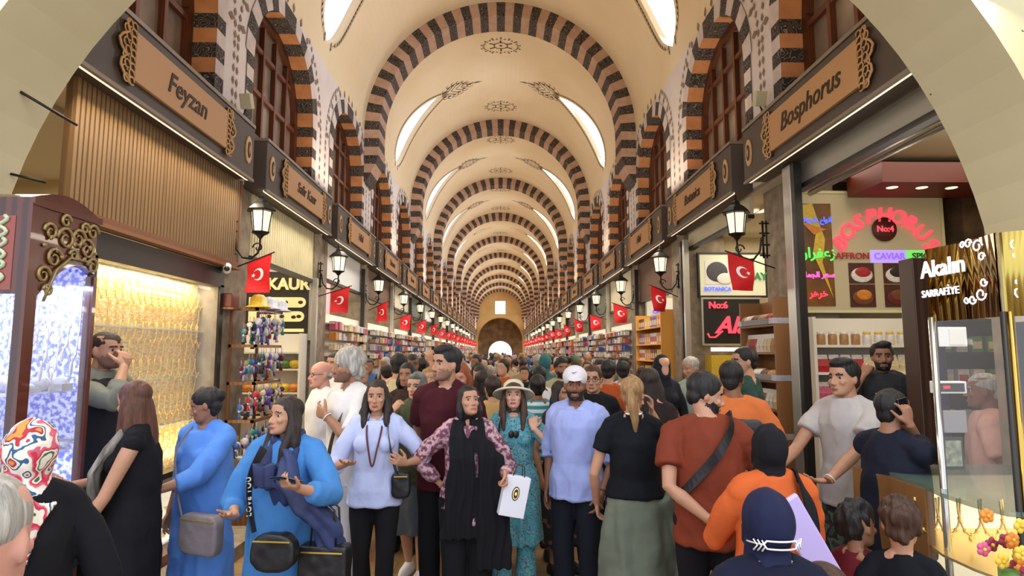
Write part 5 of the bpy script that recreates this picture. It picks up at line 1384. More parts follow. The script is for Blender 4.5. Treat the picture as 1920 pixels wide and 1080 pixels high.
# ---- the people in the foreground, each one by its place in the photograph ----
BLK = cloth('black', '17161A', rough=.9); NAV = cloth('navy', '1E2233'); 
M_leather = mat('black_leather', '1A191B', .4, bump=.2); M_phone = mat('phone_black', '17181C', .15)
def phone(P, s, label, along=.075, off=.028, tilt=0, m=M_phone):
    Sx, E_, Wx, fd, pn, cu = P['arms'][s]; d = fd.normalized(); n = (pn-d*pn.dot(d)).normalized(); c = Wx+d*along+n*off; side = d.cross(n)
    R = Matrix((side, d, n)).transposed().to_4x4()
    o = MB().box(-.037, -.072, -.005, .037, .072, .005).build('phone', m, bevel=.004); o.matrix_world = P['M'] @ Matrix.Translation(c) @ R @ Matrix.Rotation(tilt, 4, 'Z'); tag(o, label, 'phone')
    return o
def handbag(P, pos, w_, h, d, m, label, name='handbag', strap_pts=None, sm=None, sw=.012, cat='bag', round_=.035, rz=0, handle=None):
    t = thing(name, label, cat, worldpt(P, pos), P['root'].rotation_euler.z+rz)
    b = MB(); pts = []
    for i, (sx, sz) in enumerate(((-1, -1), (1, -1), (1, 1), (-1, 1))):
        for k in range(4):
            a = pi+i*pi/2+k*pi/6; pts.append((sx*(w_/2-round_)+round_*cos(a), 0, sz*(h/2-round_)+round_*sin(a)))
    b.prism([(x, -d/2, z) for x, _, z in pts], (0, d, 0)); me = remesh(b, .009, 9, lambda c: .004*noise.noise(c*20), 'body'); me.materials.append(m); bo = bpy.data.objects.new('body', me); COL.objects.link(bo); bo.parent = t
    b = MB(); b.box(-w_/2+.02, -d/2-.004, h/2-.035, w_/2-.02, -d/2, h/2-.028); b.build('zip', M_gold, t)
    if strap_pts:
        inv = Matrix.Rotation(-rz, 4, 'Z'); o_ = Vector(pos)
        b = strap(P, 's', [inv @ (Vector(q)-o_) for q in strap_pts], sw, sm or m)
        # outward direction computed about the bag; good enough for a flat band
        b.build('strap', sm or m, t)
    if handle:
        b = MB()
        for yy in (-d*.3, d*.3): b.tube([(-handle[0], yy, h/2-.02), (-handle[0]*.8, yy, h/2+handle[1]*.8), (0, yy, h/2+handle[1]), (handle[0]*.8, yy, h/2+handle[1]*.8), (handle[0], yy, h/2-.02)], .006, seg=5)
        b.build('handle', m, t)
    return t
def torso_path(P, fr, to, side_a, side_b, n=7, lift=.03, back=False):
    """points hugging the front (or back) of the torso from one height to another"""
    out = []
    H = P['H']
    for i in range(n):
        t = i/(n-1); x = side_a+(side_b-side_a)*t; z = fr+(to-fr)*t
        zz = (z-P['hip'])/(P['sh']-P['hip']); rx = (.088+.008*sin(zz*3))*H+.02+lift*.3; ry = (.064+.004*sin(zz*3))*H*P['fat']+lift
        if zz > .85: ry *= max(.35, 1-(zz-.85)*2.6)
        y = ry*sqrt(max(0.02, 1-min(1, (x/rx)**2)))
        out.append((x, (y if back else -y), z))
    return out
def bracelet(P, s, m, label=None):
    Sx, E_, Wx, fd, pn, cu = P['arms'][s]; d = (Wx-E_).normalized(); a = d.orthogonal().normalized(); c = d.cross(a); q0 = E_.lerp(Wx, .93); r = .031*P['S']
    b = MB(); b.tube([q0+(a*cos(k*pi/8)+c*sin(k*pi/8))*r for k in range(17)], .004, seg=6); b.build('bracelet', m, P['root'])
def scarf_drape(P, name, m, sides, zend, w_=.07, th=.03, neck=True, disp=True, wide=0):
    """scarf round the neck with ends hanging down the front; sides: x positions of the ends"""
    b = MB(); H = P['H']; sh = P['sh']
    if neck:
        rr_ = .068*P['S']; c = P['TP']((0, .004*H, sh+.01*H))
        b.tube([(c.x+rr_*1.15*cos(a), c.y+rr_*1.1*sin(a), c.z+.02+.018*sin(a)) for a in [radians(i*360/16) for i in range(17)]], .026*P['S'], seg=10)
    for (xe, ze) in zip(sides, zend if hasattr(zend, '__len__') else [zend]*len(sides)):
        sg = 1 if xe > 0 else -1
        path = [(sg*.055, -.02, sh+.02*H), (sg*.065*P['S'], -.065*H, sh-.05*H), (xe*.9, -.085*H*P['fat'], sh-.13*H), (xe, -.085*H*P['fat'], (sh+ze)/2), (xe*1.05, -.088*H, ze)]
        R = []; vs = []; fs = []; seg = 14
        V = [P['TP'](q) for q in path]
        for i, p in enumerate(V):
            wv = w_*(.6+.5*i/4)+wide*i/4; t_ = th*(1-.1*i)
            for k in range(seg): q = 2*pi*k/seg; vs.append((p.x+wv*cos(q), p.y+t_*sin(q), p.z-.0))
        for i in range(len(V)-1):
            for k in range(seg): k2 = (k+1) % seg; fs.append((i*seg+k, i*seg+k2, (i+1)*seg+k2, (i+1)*seg+k))
        fs.append(tuple(range(seg))[::-1]); fs.append(tuple(range(len(vs)-seg, len(vs)))); b.add(vs, fs)
    me = remesh(b, .009, 2, lambda c: .008*sin(c.x*95+2*noise.noise(Vector((c.x*4, c.y*4, c.z*3)))*2)); me.materials.append(m)
    o = bpy.data.objects.new(name, me); COL.objects.link(o); o.parent = P['root']; return o

# 1 head at the left edge
person('head of an elderly person with cropped grey hair at the lower left corner', -45, 893, 1.05, 1.65, rz=pi+.25, skin='pink', hair='cropped', haircol='grey', top=dict(m=cloth('grey1', '5A5652'), hem=.47, sleeve=.6), bottom=dict(m=BLK))
# 2 floral headscarf
M_floral = mat('floral_scarf', 'E8DCC8', .7, col2=['2E6A4A', 'E8DCC8', 'C83048', 'D86078', 'E8DCC8', 'F0E6D4', '2C5C80', 'E8DCC8', 'B02838', 'D89040'], kind='blobs', scale=13, bump=.3, bscale=8)
P = person('woman in a black top and a white headscarf with bright flowers at the left', 60, 792, 2.25, 1.6, rz=-2.3, fem=True, fat=1.15, hair='hijab', extra=M_floral, skin='fair', top=dict(m=BLK, hem=.35, sleeve=2, loose=.015), bottom=dict(m=BLK))
b = MB(); b.prism([(-.06, .10, 1.33), (.09, .10, 1.38), (.14, .13, 1.15), (.10, .15, 1.02), (.02, .14, 1.16)], (0, .02, 0)); me = remesh(b, .01, 2, lambda c: .006*sin(c.x*70)); me.materials.append(M_floral); o = bpy.data.objects.new('scarf_tail', me); COL.objects.link(o); o.parent = P['root']
# 3 man with waistcoat
P = person('man in a dark waistcoat and grey shirt wiping his mouth before the gold window', 197, 622, 4.25, 1.8, rz=1.35, skin='light', hair='cropped', haircol='dark', beard='stubble', top=dict(m=cloth('greyshirt', '7E8074'), hem=.49, sleeve=1.5, loose=.012, collar=1), bottom=dict(m=cloth('anthracite', '232225')), armR='mouth', armL='down', z0=.12, detail=2)
b = MB(); H_ = P['H']; rings(b, [(0, 0, P['tz'](.47), .145*H_, .12*H_), (0, 0, P['tz'](.6), .128*H_, .106*H_), (0, 0, P['tz'](.72), .128*H_, .104*H_), (0, 0, P['tz'](.79), .112*H_, .088*H_), (0, 0, P['tz'](.82), .07*H_, .055*H_)], 24)
me = remesh(b, .011, 2); me.materials.append(cloth('vest', '26262A')); o = bpy.data.objects.new('waistcoat', me); COL.objects.link(o); o.parent = P['root']
# 4 woman in black sleeveless dress
P = person('woman with long auburn hair in a black sleeveless dress and grey scarf', 262, 716, 3.6, 1.66, rz=-1.15, fem=True, fat=1.25, skin='light', hair='long', haircol='auburn', top=dict(m=BLK, hem=.10, sleeve=0, loose=.010, flare=.18, name='dress', neck=.02), armL='relaxed', armR='front', head_pitch=.2, head_yaw=-.55, armLo=dict(w=(.10, -.13, .50)))
M_scarfg = mat('grey_scarf', 'A49C8C', .8, col2='4A4642', scale=7, stretch=(3, 3, .5), bump=.4, bscale=12)
scarf_drape(P, 'scarf', M_scarfg, (-.10, .07), (.78, .86), neck=False, w_=.085, wide=.03)
bracelet(P, 1, M_steel)
handbag(P, (-.05, -.30, .84), .34, .30, .12, cloth('darkgreen', '24332E'), 'dark green cloth bag in front of the woman with long auburn hair', 'shoulder_bag', round_=.09, strap_pts=[(-.12, -.28, .98), (-.13, -.20, 1.2), (-.11, -.05, 1.40), (-.1, .05, 1.38)], sw=.03)
# 5 blue dress, short hair
BLU1 = cloth('blue_dress', '5E92E4', scale=3); BLU2 = cloth('denim_blue_dress', '4A86C6', scale=3)
P = person('woman with short black hair in a long blue dress looking down at the left counter', 392, 728, 4.05, 1.62, rz=-.4, fem=True, fat=1.4, skin='mid', hair='bun', haircol='black', top=dict(m=BLU1, hem=.07, sleeve=1.45, loose=.020, flare=.16, name='dress', neck=.015, drape=1.5), armL='phone', armR='down', head_pitch=.32, head_yaw=-.95, armLo=dict(w=(.02, -.20, .63)))
phone(P, 1, 'black phone in the hand of the woman with short black hair'); bracelet(P, 1, M_steel)
M_taupe = mat('taupe_leather', '7C7276', .5, bump=.3)
handbag(P, (.27, -.25, .80), .30, .23, .07, M_taupe, 'taupe shoulder bag with thin strap over the blue dress', strap_pts=[(.13, -.26, .88), (.06, -.25, 1.05), (-.03, -.19, 1.25), (-.08, -.03, 1.38)], sw=.012, round_=.06)
# 6 blue dress with scarf
P = person('woman with long dark brown hair in a light blue shirt dress and dark blue scarf', 540, 744, 3.5, 1.6, rz=-.12, fem=True, fat=1.5, skin='light', hair='long', haircol='dark', top=dict(m=BLU2, hem=.09, sleeve=1.6, loose=.022, flare=.14, name='dress', neck=.01, drape=1.5), armR='open', armL='phone', head_pitch=-.08, head_yaw=-.5, armRo=dict(w=(.05, -.15, .635)), armLo=dict(w=(.11, -.17, .72)))
phone(P, 1, 'dark phone held by the woman with the dark blue scarf')
M_scarfb = mat('dark_blue_scarf', '1C2444', .75, col2='34406E', scale=9, bump=.4, bscale=12)
scarf_drape(P, 'scarf', M_scarfb, (-.02, .07), (1.2, 1.05), w_=.06, wide=.02)
b = MB(); b.tube([(.07, -.11, 1.32), (.11, -.20, 1.18), (.22, -.23, 1.06), (.30, -.17, .98), (.33, -.11, .84), (.33, -.10, .74)], [.04, .055, .06, .065, .07, .045], seg=12); me = remesh(b, .010, 2, lambda c: .009*sin((c.x*1.2+c.z)*60+3*noise.noise(c*6))+.008*noise.noise(c*12)); me.materials.append(M_scarfb); o = bpy.data.objects.new('scarf_end', me); COL.objects.link(o); o.parent = P['root']
t = handbag(P, (.10, -.29, .86), .23, .18, .08, M_leather, 'black crossbody bag on a wide lettered strap over the light blue dress', 'crossbody_bag', strap_pts=[(-.01, -.29, .95), (-.04, -.28, 1.05), (-.06, -.265, 1.14), (-.07, -.22, 1.24), (-.06, -.13, 1.34)], sw=.045, round_=.07)
M_strapl = mat('strap_letter', 'C8C0B0', .6)
ux = Vector((-.05, .06, .29)).normalized(); uz = Vector((-.1, -1, .15)); uz = (uz-ux*uz.dot(ux)).normalized(); uy = uz.cross(ux); RM = Matrix((ux, uy, uz)).transposed().to_4x4()
text('LOVE YOU', .036, M_strapl, t, M=T(-.153, .012, .26) @ RM, space=1.15, ext=.003, bold=.0006)
handbag(P, (.30, -.14, .66), .26, .40, .10, M_leather, 'large black tote bag hanging at the side of the woman in light blue', 'tote_bag', handle=(.07, .22), round_=.02)
for z in (1.12, .98, .84, .7, .56, .42): 
    b = MB(); b.ball((.0, 0, 0), (.008, .004, .008)); 
# 7 woman in white blouse
P = person('young woman with long wavy hair in a pale blue blouse and black trousers', 708, 714, 4.42, 1.65, rz=.05, fem=True, fat=1.1, skin='light', hair='wavy', haircol='dark', top=dict(m=cloth('pale_blouse', 'C4CCF0', rough=.7), hem=.49, sleeve=1.25, loose=.014, collar=1, neck=.035, name='blouse', drape=1.3), bottom=dict(m=BLK, hemr=.024, loose=.004), armR='open', armL='chest', armRo=dict(w=(.08, -.15, .665)), armLo=dict(w=(.13, -.12, .655), d=(-.5, -.6, .3)), stride=.05, stance=.045)
b = strap(P, 's', [(-.045, -.03, 1.40), (-.05, -.11, 1.32), (-.03, -.155, 1.2), (.0, -.165, 1.08), (.03, -.155, 1.2), (.05, -.11, 1.32), (.045, -.03, 1.40)], .012, None); b.build('lanyard', mat('lanyard', '5A2020', .6), P['root'])
handbag(P, (.19, -.11, .95), .13, .18, .07, M_leather, 'small black handbag at the side of the woman in the pale blue blouse', strap_pts=[(.17, -.13, 1.0), (.13, -.15, 1.15), (.10, -.12, 1.3), (.085, -.02, 1.42), (.09, .05, 1.36)], sw=.028, round_=.04)
# 8 grey haired man in white
WHT = cloth('white_shirt', 'E6E2E0')
P = person('tall man with full grey hair in white clothes, hand on his chest', 658, 655, 4.75, 1.86, rz=-.75, skin='mid', hair='voluminous', haircol='grey', beard='stubble', top=dict(m=WHT, hem=.47, sleeve=.8, loose=.022, collar=1, neck=.03), bottom=dict(m=cloth('white_trousers', 'DCD8DA'), loose=.02), armL='chest', armR='down', head_yaw=-.25)
bracelet(P, 1, M_whitep)
handbag(P, (.02, -.20, 1.0), .2, .24, .08, cloth('olive_canvas', '6A5C40'), 'olive canvas bag on the hip of the tall man with grey hair', 'canvas_bag', strap_pts=[(.05, -.2, 1.1), (.1, -.18, 1.3), (.11, -.05, 1.52)], sw=.03)
# 9 bald man
P = person('bald man with glasses in a white T-shirt facing the left shops', 607, 678, 5.75, 1.78, rz=-.95, skin='pink', hair='ring', haircol='grey', top=dict(m=WHT, hem=.47, sleeve=.6, loose=.02), bottom=dict(m=cloth('teal_shorts', '2E5A60')), armL='down', glasses=True)
# 10 maroon polo
P = person('tall young man with black hair in a maroon polo shirt looking left', 838, 650, 4.65, 1.88, rz=-.1, skin='light', hair='quiff', haircol='black', beard='stubble', top=dict(m=cloth('maroon_polo', '48141E'), hem=.455, sleeve=.62, loose=.014, collar=1, neck=.02), bottom=dict(m=BLK, loose=.012), armL='back', armR='back', head_yaw=-.75)
b = MB(); H_ = P['H']
for e in (-1, 1): b.prism([P['TP']((e*.02, -.072, P['sh']+.0)), P['TP']((e*.05, -.05, P['sh']+.02)), P['TP']((e*.03, -.085, P['sh']-.05))], (0, -.006, 0))
b.build('collar_tips', mat('collar_pale', 'B8A8AC', .7), P['root'])
# 11 woman with patterned headscarf
P = person('woman with a dark turban scarf, olive top and grey skirt, hand at her chin', 783, 700, 5.3, 1.66, rz=-.3, fem=True, skin='fair', hair='turban', extra=mat('turban_dark', '3A3E40', .8, col2='8A8A84', scale=12), top=dict(m=cloth('olive_top', '4E5640'), hem=.47, sleeve=1.0, loose=.016), bottom=dict(m=cloth('grey_skirt', '5E6670'), kind='skirt', end=.22, flare=.25), armR='mouth', shoes='white', armRo=dict(w=(.06, -.14, .80)), stride=.05)
# 12 pair behind taking a photo
person('man with black hair in a cream shirt photographing over the crowd', 748, 664, 6.5, 1.8, rz=pi-.4, detail=1, skin='light', hair='short', haircol='black', top=dict(m=cloth('cream_shirt', 'C8BC94'), hem=.46, sleeve=.6), bottom=dict(m=BLK), armR='raise')
person('bald dark-skinned man in a brown shirt behind the woman with wavy hair', 772, 664, 7.1, 1.8, rz=.2, detail=1, skin='tan', hair='cropped', haircol='black', top=dict(m=cloth('brown_shirt', '4A342A'), hem=.46, sleeve=1.5), bottom=dict(m=BLK))
person('woman with dark hair and sunglasses in a brown jacket left of the maroon polo', 765, 682, 6.0, 1.68, rz=-.2, fem=True, detail=1, skin='mid', hair='bob', haircol='black', top=dict(m=cloth('brown_jacket', '3A2A24'), hem=.46, sleeve=1.9), bottom=dict(m=BLK))
person('blonde child-height woman behind the shoulder of the maroon polo', 806, 690, 6.4, 1.6, rz=.1, fem=True, detail=1, skin='fair', hair='wavy', haircol='blond', top=dict(m=cloth('sand', 'A88C60'), hem=.46, sleeve=1), bottom=dict(m=BLK))
person('woman with ginger hair looking down behind the man in maroon', 868, 684, 5.9, 1.66, rz=-.4, fem=True, detail=1, skin='pink', hair='bob', haircol='ginger', top=dict(m=cloth('darkgrey', '34343A'), hem=.46, sleeve=1), bottom=dict(m=BLK), head_pitch=.3)
person('woman with long brown hair in a dark green top seen from behind near the shawl', 905, 696, 6.1, 1.64, rz=pi, fem=True, detail=1, skin='mid', hair='long', haircol='dark', top=dict(m=cloth('darkgreen2', '2C3A2C'), hem=.46, sleeve=1), bottom=dict(m=BLK))
# 13 woman with black shawl
M_pinkp = mat('pink_lace_print', 'C8A0A8', .8, col2='6A3848', scale=34, thr=(.42, .55), bump=.3, bscale=5, bdist=.03)
P = person('woman in a pink printed blouse with a long black shawl looking up', 878, 724, 4.35, 1.62, rz=.1, fem=True, fat=1.15, skin='light', hair='bob', haircol='black', top=dict(m=M_pinkp, hem=.43, sleeve=1.8, loose=.018, neck=.03, name='blouse'), bottom=dict(m=BLK, loose=.03, hemr=.05), head_pitch=-.22, head_yaw=.35, armR='down', armL='hold', armRo=dict(w=(.10, .04, .56), h=(1, .2, 0), d=(-1, .3, 0)), armLo=dict(w=(.13, -.14, .64), h=(.6, .5, -1), d=(.1, -.3, -1)), stance=.05)
scarf_drape(P, 'shawl', BLK, (-.05, .16), (.62, .42), neck=False, w_=.075, wide=.05, th=.03)
b = MB()
for e in (1,): b.tube([P['HM'] @ Vector((e*.074, -.03, .03)), P['HM'] @ Vector((e*.09, .02, .02)), P['HM'] @ Vector((e*.085, .06, -.0))], .008, seg=6)
b.build('hair_clip', M_white, P['root'])
# white paper bag
hp = P['M'] @ Vector((.27, -.16, .62)); t = thing('paper_bag', 'white paper shopping bag with an oval emblem held between the shawl and the turquoise dress', 'shopping bag', (.07, 4.16, .80), .0); t.rotation_euler = (0, radians(12), .2)
b = MB(); b.box(-.085, -.035, -.02, .085, .035, .24); b.build('bag_body', mat('paper_white', 'E8E6EE', .6), t, bevel=.004)
b = MB(); b.ball((0, -.036, .13), (.026, .003, .046), 0, 16, 8); b.ball((0, -.039, .13), (.020, .002, .038), 1, 16, 8); b.ball((0, -.041, .13), (.015, .002, .031), 0, 16, 8); b.ball((0, -.043, .13), (.007, .002, .012), 1, 8, 6); b.build('emblem', [M_ink, M_gold_l], t)
b = MB(); [b.tube([(-.04, y, .235), (-.025, y, .31), (.025, y, .31), (.04, y, .235)], .004, seg=5) for y in (-.03, .03)]; b.build('handle', M_ink, t)
# 14 turquoise dress with hat
M_turq = mat('turquoise_print', '559EA4', .8, col2=['559EA4', '3E7C94', '62A8AC', '7E9896', '38647E', '559EA4'], kind='blobs', scale=26, bump=.3, bscale=5, bdist=.03)
P = person('woman in a turquoise printed tunic and trousers with a wide pale sun hat', 963, 716, 4.8, 1.64, rz=-.05, fem=True, skin='fair', hair='long', haircol='brown', top=dict(m=M_turq, hem=.27, sleeve=1.2, loose=.022, flare=.10, neck=.03, name='tunic'), bottom=dict(m=M_turq, end=.11, hemr=.042, loose=.016), head_pitch=-.15, armR='phone', armL='shoulder', shoes='sand', stance=.055)
b = MB(); b.M = P['HM'] @ Matrix.Rotation(-.25, 4, 'X'); b.lathe([(.0, .135), (.06, .13), (.088, .10), (.094, .05), (.12, .035), (.175, .02), (.185, .005), (.18, .0), (.12, .02), (.09, .03)], c=(0, .02, .01), seg=28, cap=False); me_o = b.build('sun_hat', mat('straw_hat', 'CFC8B0', .8, bump=.4, bscale=80), P['root'])
phone(P, -1, 'dark phone held by the woman with the sun hat')
b = MB(); [b.ball((e*.03, -.145, 1.24), (.024, .008, .028), 0, 10, 6, Matrix.Rotation(.4, 3, 'Z')) for e in (-.4, .8)]; b.build('hanging_sunglasses', M_dark, P['root'])
b = strap(P, 's', [(-.12, -.12, 1.0), (-.11, -.14, 1.15), (-.10, -.10, 1.32), (-.08, .0, 1.38)], .012, None); b.build('bag_strap', M_leather, P['root'])
# 15 man with cap
P = person('man in a pale blue shirt and white baseball cap with dark beard', 1080, 690, 4.5, 1.76, rz=-.55, skin='tan', hair='cropped', haircol='black', beard='full', top=dict(m=cloth('pale_blue_shirt', 'A8B4EC', rough=.7), hem=.475, sleeve=1.15, loose=.024, collar=1, neck=.02, drape=1.4), bottom=dict(m=cloth('dark_jeans', '191C26'), loose=.014), armL='relaxed', armR='down', head_yaw=.42, shoes='black')
b = MB(); b.M = P['HM']; b.ball((0, .008, .055), (.090, .108, .085), 0, 24, 12); b.build('cap', mat('cap_white', 'DCD6DA', .7), P['root'])
b = MB(); b.M = P['HM']; vs = []; 
for i in range(9):
    a = radians(200+140*i/8); vs.append((.078*cos(a), .0+.09*sin(a)+.0, .052)); 
out = [(.072*cos(radians(200+140*i/8)), .09*sin(radians(200+140*i/8))-.055*sin(pi*i/8), .046-.012*sin(pi*i/8)) for i in range(9)]
b.add(vs+out+[(x, y, z-.005) for x, y, z in vs]+[(x, y, z-.005) for x, y, z in out], [(i, i+1, 10+i, 9+i) for i in range(8)]+[(18+i, 27+i, 28+i, 19+i) for i in range(8)]+[(9+i, 10+i, 28+i, 27+i) for i in range(8)]); b.build('cap_peak', mat('cap_white', 'DCD6DA', .7), P['root'])
b = MB(); b.M = P['HM']; b.prism([(-.022, -.094, .092), (-.012, -.099, .082), (.024, -.094, .100), (-.008, -.099, .088)], (0, -.006, 0)); b.build('cap_emblem', M_ink, P['root'])
bracelet(P, 1, M_leather)
person('woman in a black flowered dress standing behind the man with the cap', 1050, 716, 5.4, 1.6, rz=.6, fem=True, detail=1, skin='mid', hair='long', haircol='black', top=dict(m=mat('black_floral', '1A181C', .8, col2=['1A181C', '1A181C', '6A4A44', '1A181C', '1A181C', '1A181C'], kind='cells', scale=30), hem=.15, sleeve=.5, flare=.1, name='dress'), armL='hold')
# 16 girl with ponytail
P = person('woman with a fair ponytail and a khaki jacket tied round her waist', 1186, 708, 4.0, 1.66, rz=pi-.15, fem=True, fat=1.15, skin='light', hair='pony', haircol='blond', top=dict(m=cloth('ink_black', '101218'), hem=.56, sleeve=.5, loose=.012), bottom=dict(m=cloth('dark_jeans', '191C26')), armL='relaxed', armR='ear', head_yaw=-.35, armRo=dict(w=(.07, -.09, .84)))
b = MB(); H_ = P['H']; rings(b, [(0, .02, .42, .235, .20), (-.0, .02, .6, .225, .19), (0, .01, .78, .205, .165), (0, .005, .90, .185, .145), (0, 0, .985, .155, .12)], 28)
b.tube([(-.17, .05, .95), (-.22, -.02, .8), (-.25, 0, .55), (-.26, .02, .34)], [.05, .06, .055, .05], seg=12)
me = remesh(b, .011, 2, lambda c: .012*sin(atan2(c.y, c.x)*7+3*noise.noise(Vector((c.x*5, c.y*5, c.z*4))))*min(1, (1.0-c.z)*3)+.006*noise.noise(c*14)); me.materials.append(cloth('khaki_jacket', '6C7262')); o = bpy.data.objects.new('tied_jacket', me); COL.objects.link(o); o.parent = P['root']
b = MB(); c = Vector((0, .004*H_, P['sh']+.022*H_)); b.tube([(c.x+.063*cos(a), c.y+.06*sin(a), c.z) for a in [k*pi/10 for k in range(21)]], .008, seg=6); b.build('collar_band', M_white, P['root'])
person('woman with very long dark hair behind the ponytail woman', 1218, 692, 4.9, 1.7, rz=pi-.3, fem=True, detail=1, skin='light', hair='long', haircol='dark', top=dict(m=cloth('darkbrown', '2C2220'), hem=.46, sleeve=1.6), bottom=dict(m=BLK))
# 17 rust T-shirt
P = person('man in a rust T-shirt with a black strap across his back, hand behind him', 1322, 701, 3.55, 1.76, rz=pi-.3, fat=1.25, skin='light', hair='short', haircol='black', beard='full', top=dict(m=cloth('rust_tee', '7E3620', rough=.8), hem=.455, sleeve=.62, loose=.018, drape=1.2), bottom=dict(m=BLK, loose=.016), armL='back', armR='front', head_yaw=-1.35, head_pitch=.25)
b = strap(P, 's', [(.17, .03, 1.02), (.15, .12, 1.06), (.05, .17, 1.18), (-.05, .17, 1.30), (-.12, .11, 1.42), (-.13, .03, 1.50), (-.10, -.05, 1.46)], .05, None, .006); b.build('sling_strap', M_leather, P['root'])
# 18 orange T-shirt behind
P = person('man in an orange T-shirt carrying a small black backpack with a white U', 1372, 678, 4.45, 1.8, rz=pi-.2, fat=1.15, skin='tan', hair='short', haircol='black', top=dict(m=cloth('orange_tee', 'D8743C'), hem=.455, sleeve=.6, loose=.018), bottom=dict(m=BLK), head_yaw=-.3)
t = handbag(P, (-.05, .20, 1.24), .20, .30, .08, mat('charcoal_nylon', '3A3A40', .6), 'small charcoal backpack with a white U on the man in orange', 'backpack', round_=.03)
text('U', .09, M_white, t, M=T(0, .045, .0) @ Matrix.Rotation(pi, 4, 'Z') @ FRONT, bold=.004)
b = MB(); b.box(-.085, .041, .06, .085, .045, .1); b.box(-.085, .041, -.1, .085, .045, -.09); b.build('pocket', M_leather, t)
# 19 green shirt
P = person('man in a dark green polo shirt looking into the right shops', 1398, 652, 5.6, 1.86, rz=-2.0, skin='light', hair='short', haircol='black', top=dict(m=cloth('green_polo', '2C4A42'), hem=.47, sleeve=.62, loose=.014, collar=1), bottom=dict(m=BLK), head_yaw=.5)
# 20 orange sweater with black hijab
ORG = cloth('orange_sweater', 'D4622C', rough=.8)
P = person('woman in a black headscarf and bright orange sweater seen from behind', 1441, 800, 2.85, 1.5, rz=pi, fem=True, fat=1.3, skin='light', hair='hijab', extra=BLK, top=dict(m=ORG, hem=.42, sleeve=1.9, loose=.022, drape=1.2), bottom=dict(m=BLK), armL='front', armR='front')
b = strap(P, 's', [(-.10, .15, .95), (-.10, .165, 1.1), (-.095, .13, 1.22), (-.09, .03, 1.29), (-.09, -.08, 1.2)], .075, None, .01); b.build('bag_strap', BLK, P['root'])
# 21 navy headscarf
P = person('short woman in a navy headscarf with a white striped band at the bottom', 1437, 922, 1.9, 1.42, rz=pi, fem=True, fat=1.2, skin='light', hair='hijab', extra=cloth('navy_scarf', '181C3C', rough=.7, bscale=3), top=dict(m=cloth('navy_dress', '14172C'), hem=.1, sleeve=2, loose=.025, flare=.2, name='dress'))
b = MB(); b.M = P['HM']
for dz in (-.014, .014): b.tube([(.102*cos(a), .028+.122*sin(a), -.055+dz*(abs(cos(a)) < .55)+.008*sin(a)) for a in [radians(15+150*k/24) for k in range(25)]], .0035, seg=5)
for e in (-1, 1):
    for k in range(3): b.tube([(e*(.066+.012*k), .119-.01*k, -.035), (e*(.056+.012*k), .126-.008*k, -.055), (e*(.066+.012*k), .117-.01*k, -.075)], .003, seg=4)
b.build('white_band', M_white, P['root'])
# folded pale sheet/parcel carried by the orange sweater
t = MB().box(-.055, -.012, -.28, .055, .012, .28).build('rolled_poster', mat('lilac_paper', 'C8B4E8', .6), bevel=.006); q = pix(1535, 1050, Y=2.45); t.location = q; t.rotation_euler = (radians(10), radians(-32), 0); tag(t, 'long pale lilac paper parcel sticking out beside the orange sweater', 'parcel')
# child head at the bottom edge
person('small child with brown hair at the bottom edge right of the navy headscarf', 1548, 1058, 2.0, 1.1, rz=pi, skin='mid', hair='cropped', haircol='brown', top=dict(m=cloth('child_grey', '5A5660'), hem=.46, sleeve=.6), bottom=dict(m=BLK), detail=1)
# 22 white T-shirt vendor
P = person('young man in a light grey T-shirt gesturing in front of the spice shop', 1583, 674, 4.15, 1.8, rz=-1.05, skin='light', hair='quiff', haircol='black', top=dict(m=cloth('light_grey_tee', 'BEB6B2'), hem=.47, sleeve=.55, loose=.016), bottom=dict(m=mat('camouflage', '3E4A3E', .9, col2=['3E4A3E', '23282C', '5A6052', '2E3A3A'], kind='blobs', scale=9)), armL='open', armR='open', armLo=dict(w=(.06, -.24, .575)), armRo=dict(w=(.12, -.24, .60)), head_yaw=-.1)
bracelet(P, 1, M_whitep)
# 23 bearded vendor
P = person('bearded man in a charcoal T-shirt with white lettering behind the spice counter', 1652, 642, 5.05, 1.78, rz=-.45, skin='mid', hair='quiff', haircol='black', beard='full', top=dict(m=cloth('charcoal_tee', '34363A'), hem=.47, sleeve=.55, loose=.016), bottom=dict(m=BLK), armR='mouth', z0=.2, armRo=dict(w=(.09, -.10, .83)))
text('DREAM', .055, M_white, P['root'], name='shirt_print', M=T(.01, -.175, P['tz'](.74)) @ FRONT, bold=.002)
MB().box(-.6, -.35, 0, .6, .35, .2).build('platform', M_shelfw).location = (3.35, 5.1, 0); o = bpy.data.objects['platform']; tag(o, 'low wooden platform behind the spice counter', 'platform')
# 24 man on the phone
P = person('balding man in a dark navy polo shirt holding a phone to his ear', 1668, 733, 3.5, 1.66, rz=1.85, fat=1.3, skin='mid', hair='short', haircol='black', top=dict(m=cloth('navy_polo', '181C2C', rough=.8), hem=.46, sleeve=.75, loose=.018, collar=1), bottom=dict(m=cloth('light_jeans', '5E7478')), armR='ear', armL='side_out', armLo=dict(w=(.03, -.25, .68), h=(1, .4, -1), d=(0, -1, 0), n=(0, 0, -1)), armRo=dict(w=(.048, -.01, .875), h=(.25, -.25, -1)), head_yaw=-.15)
phone(P, -1, 'black phone at the ear of the man in the navy polo shirt', along=.07, off=.02)
# 25/26 children
person('girl with curly black hair in a red and black top looking to the right', 1602, 942, 3.0, 1.12, rz=2.0, fem=True, skin='mid', hair='curly', haircol='black', top=dict(m=cloth('girl_red', '6A1C24'), hem=.45, sleeve=.6), bottom=dict(m=BLK))
person('boy with short brown hair in a black T-shirt seen from behind', 1686, 937, 2.85, 1.12, rz=2.5, skin='light', hair='curly', haircol='brown', top=dict(m=cloth('ink_black', '101218'), hem=.45, sleeve=.6), bottom=dict(m=cloth('light_jeans', '5E7478')))
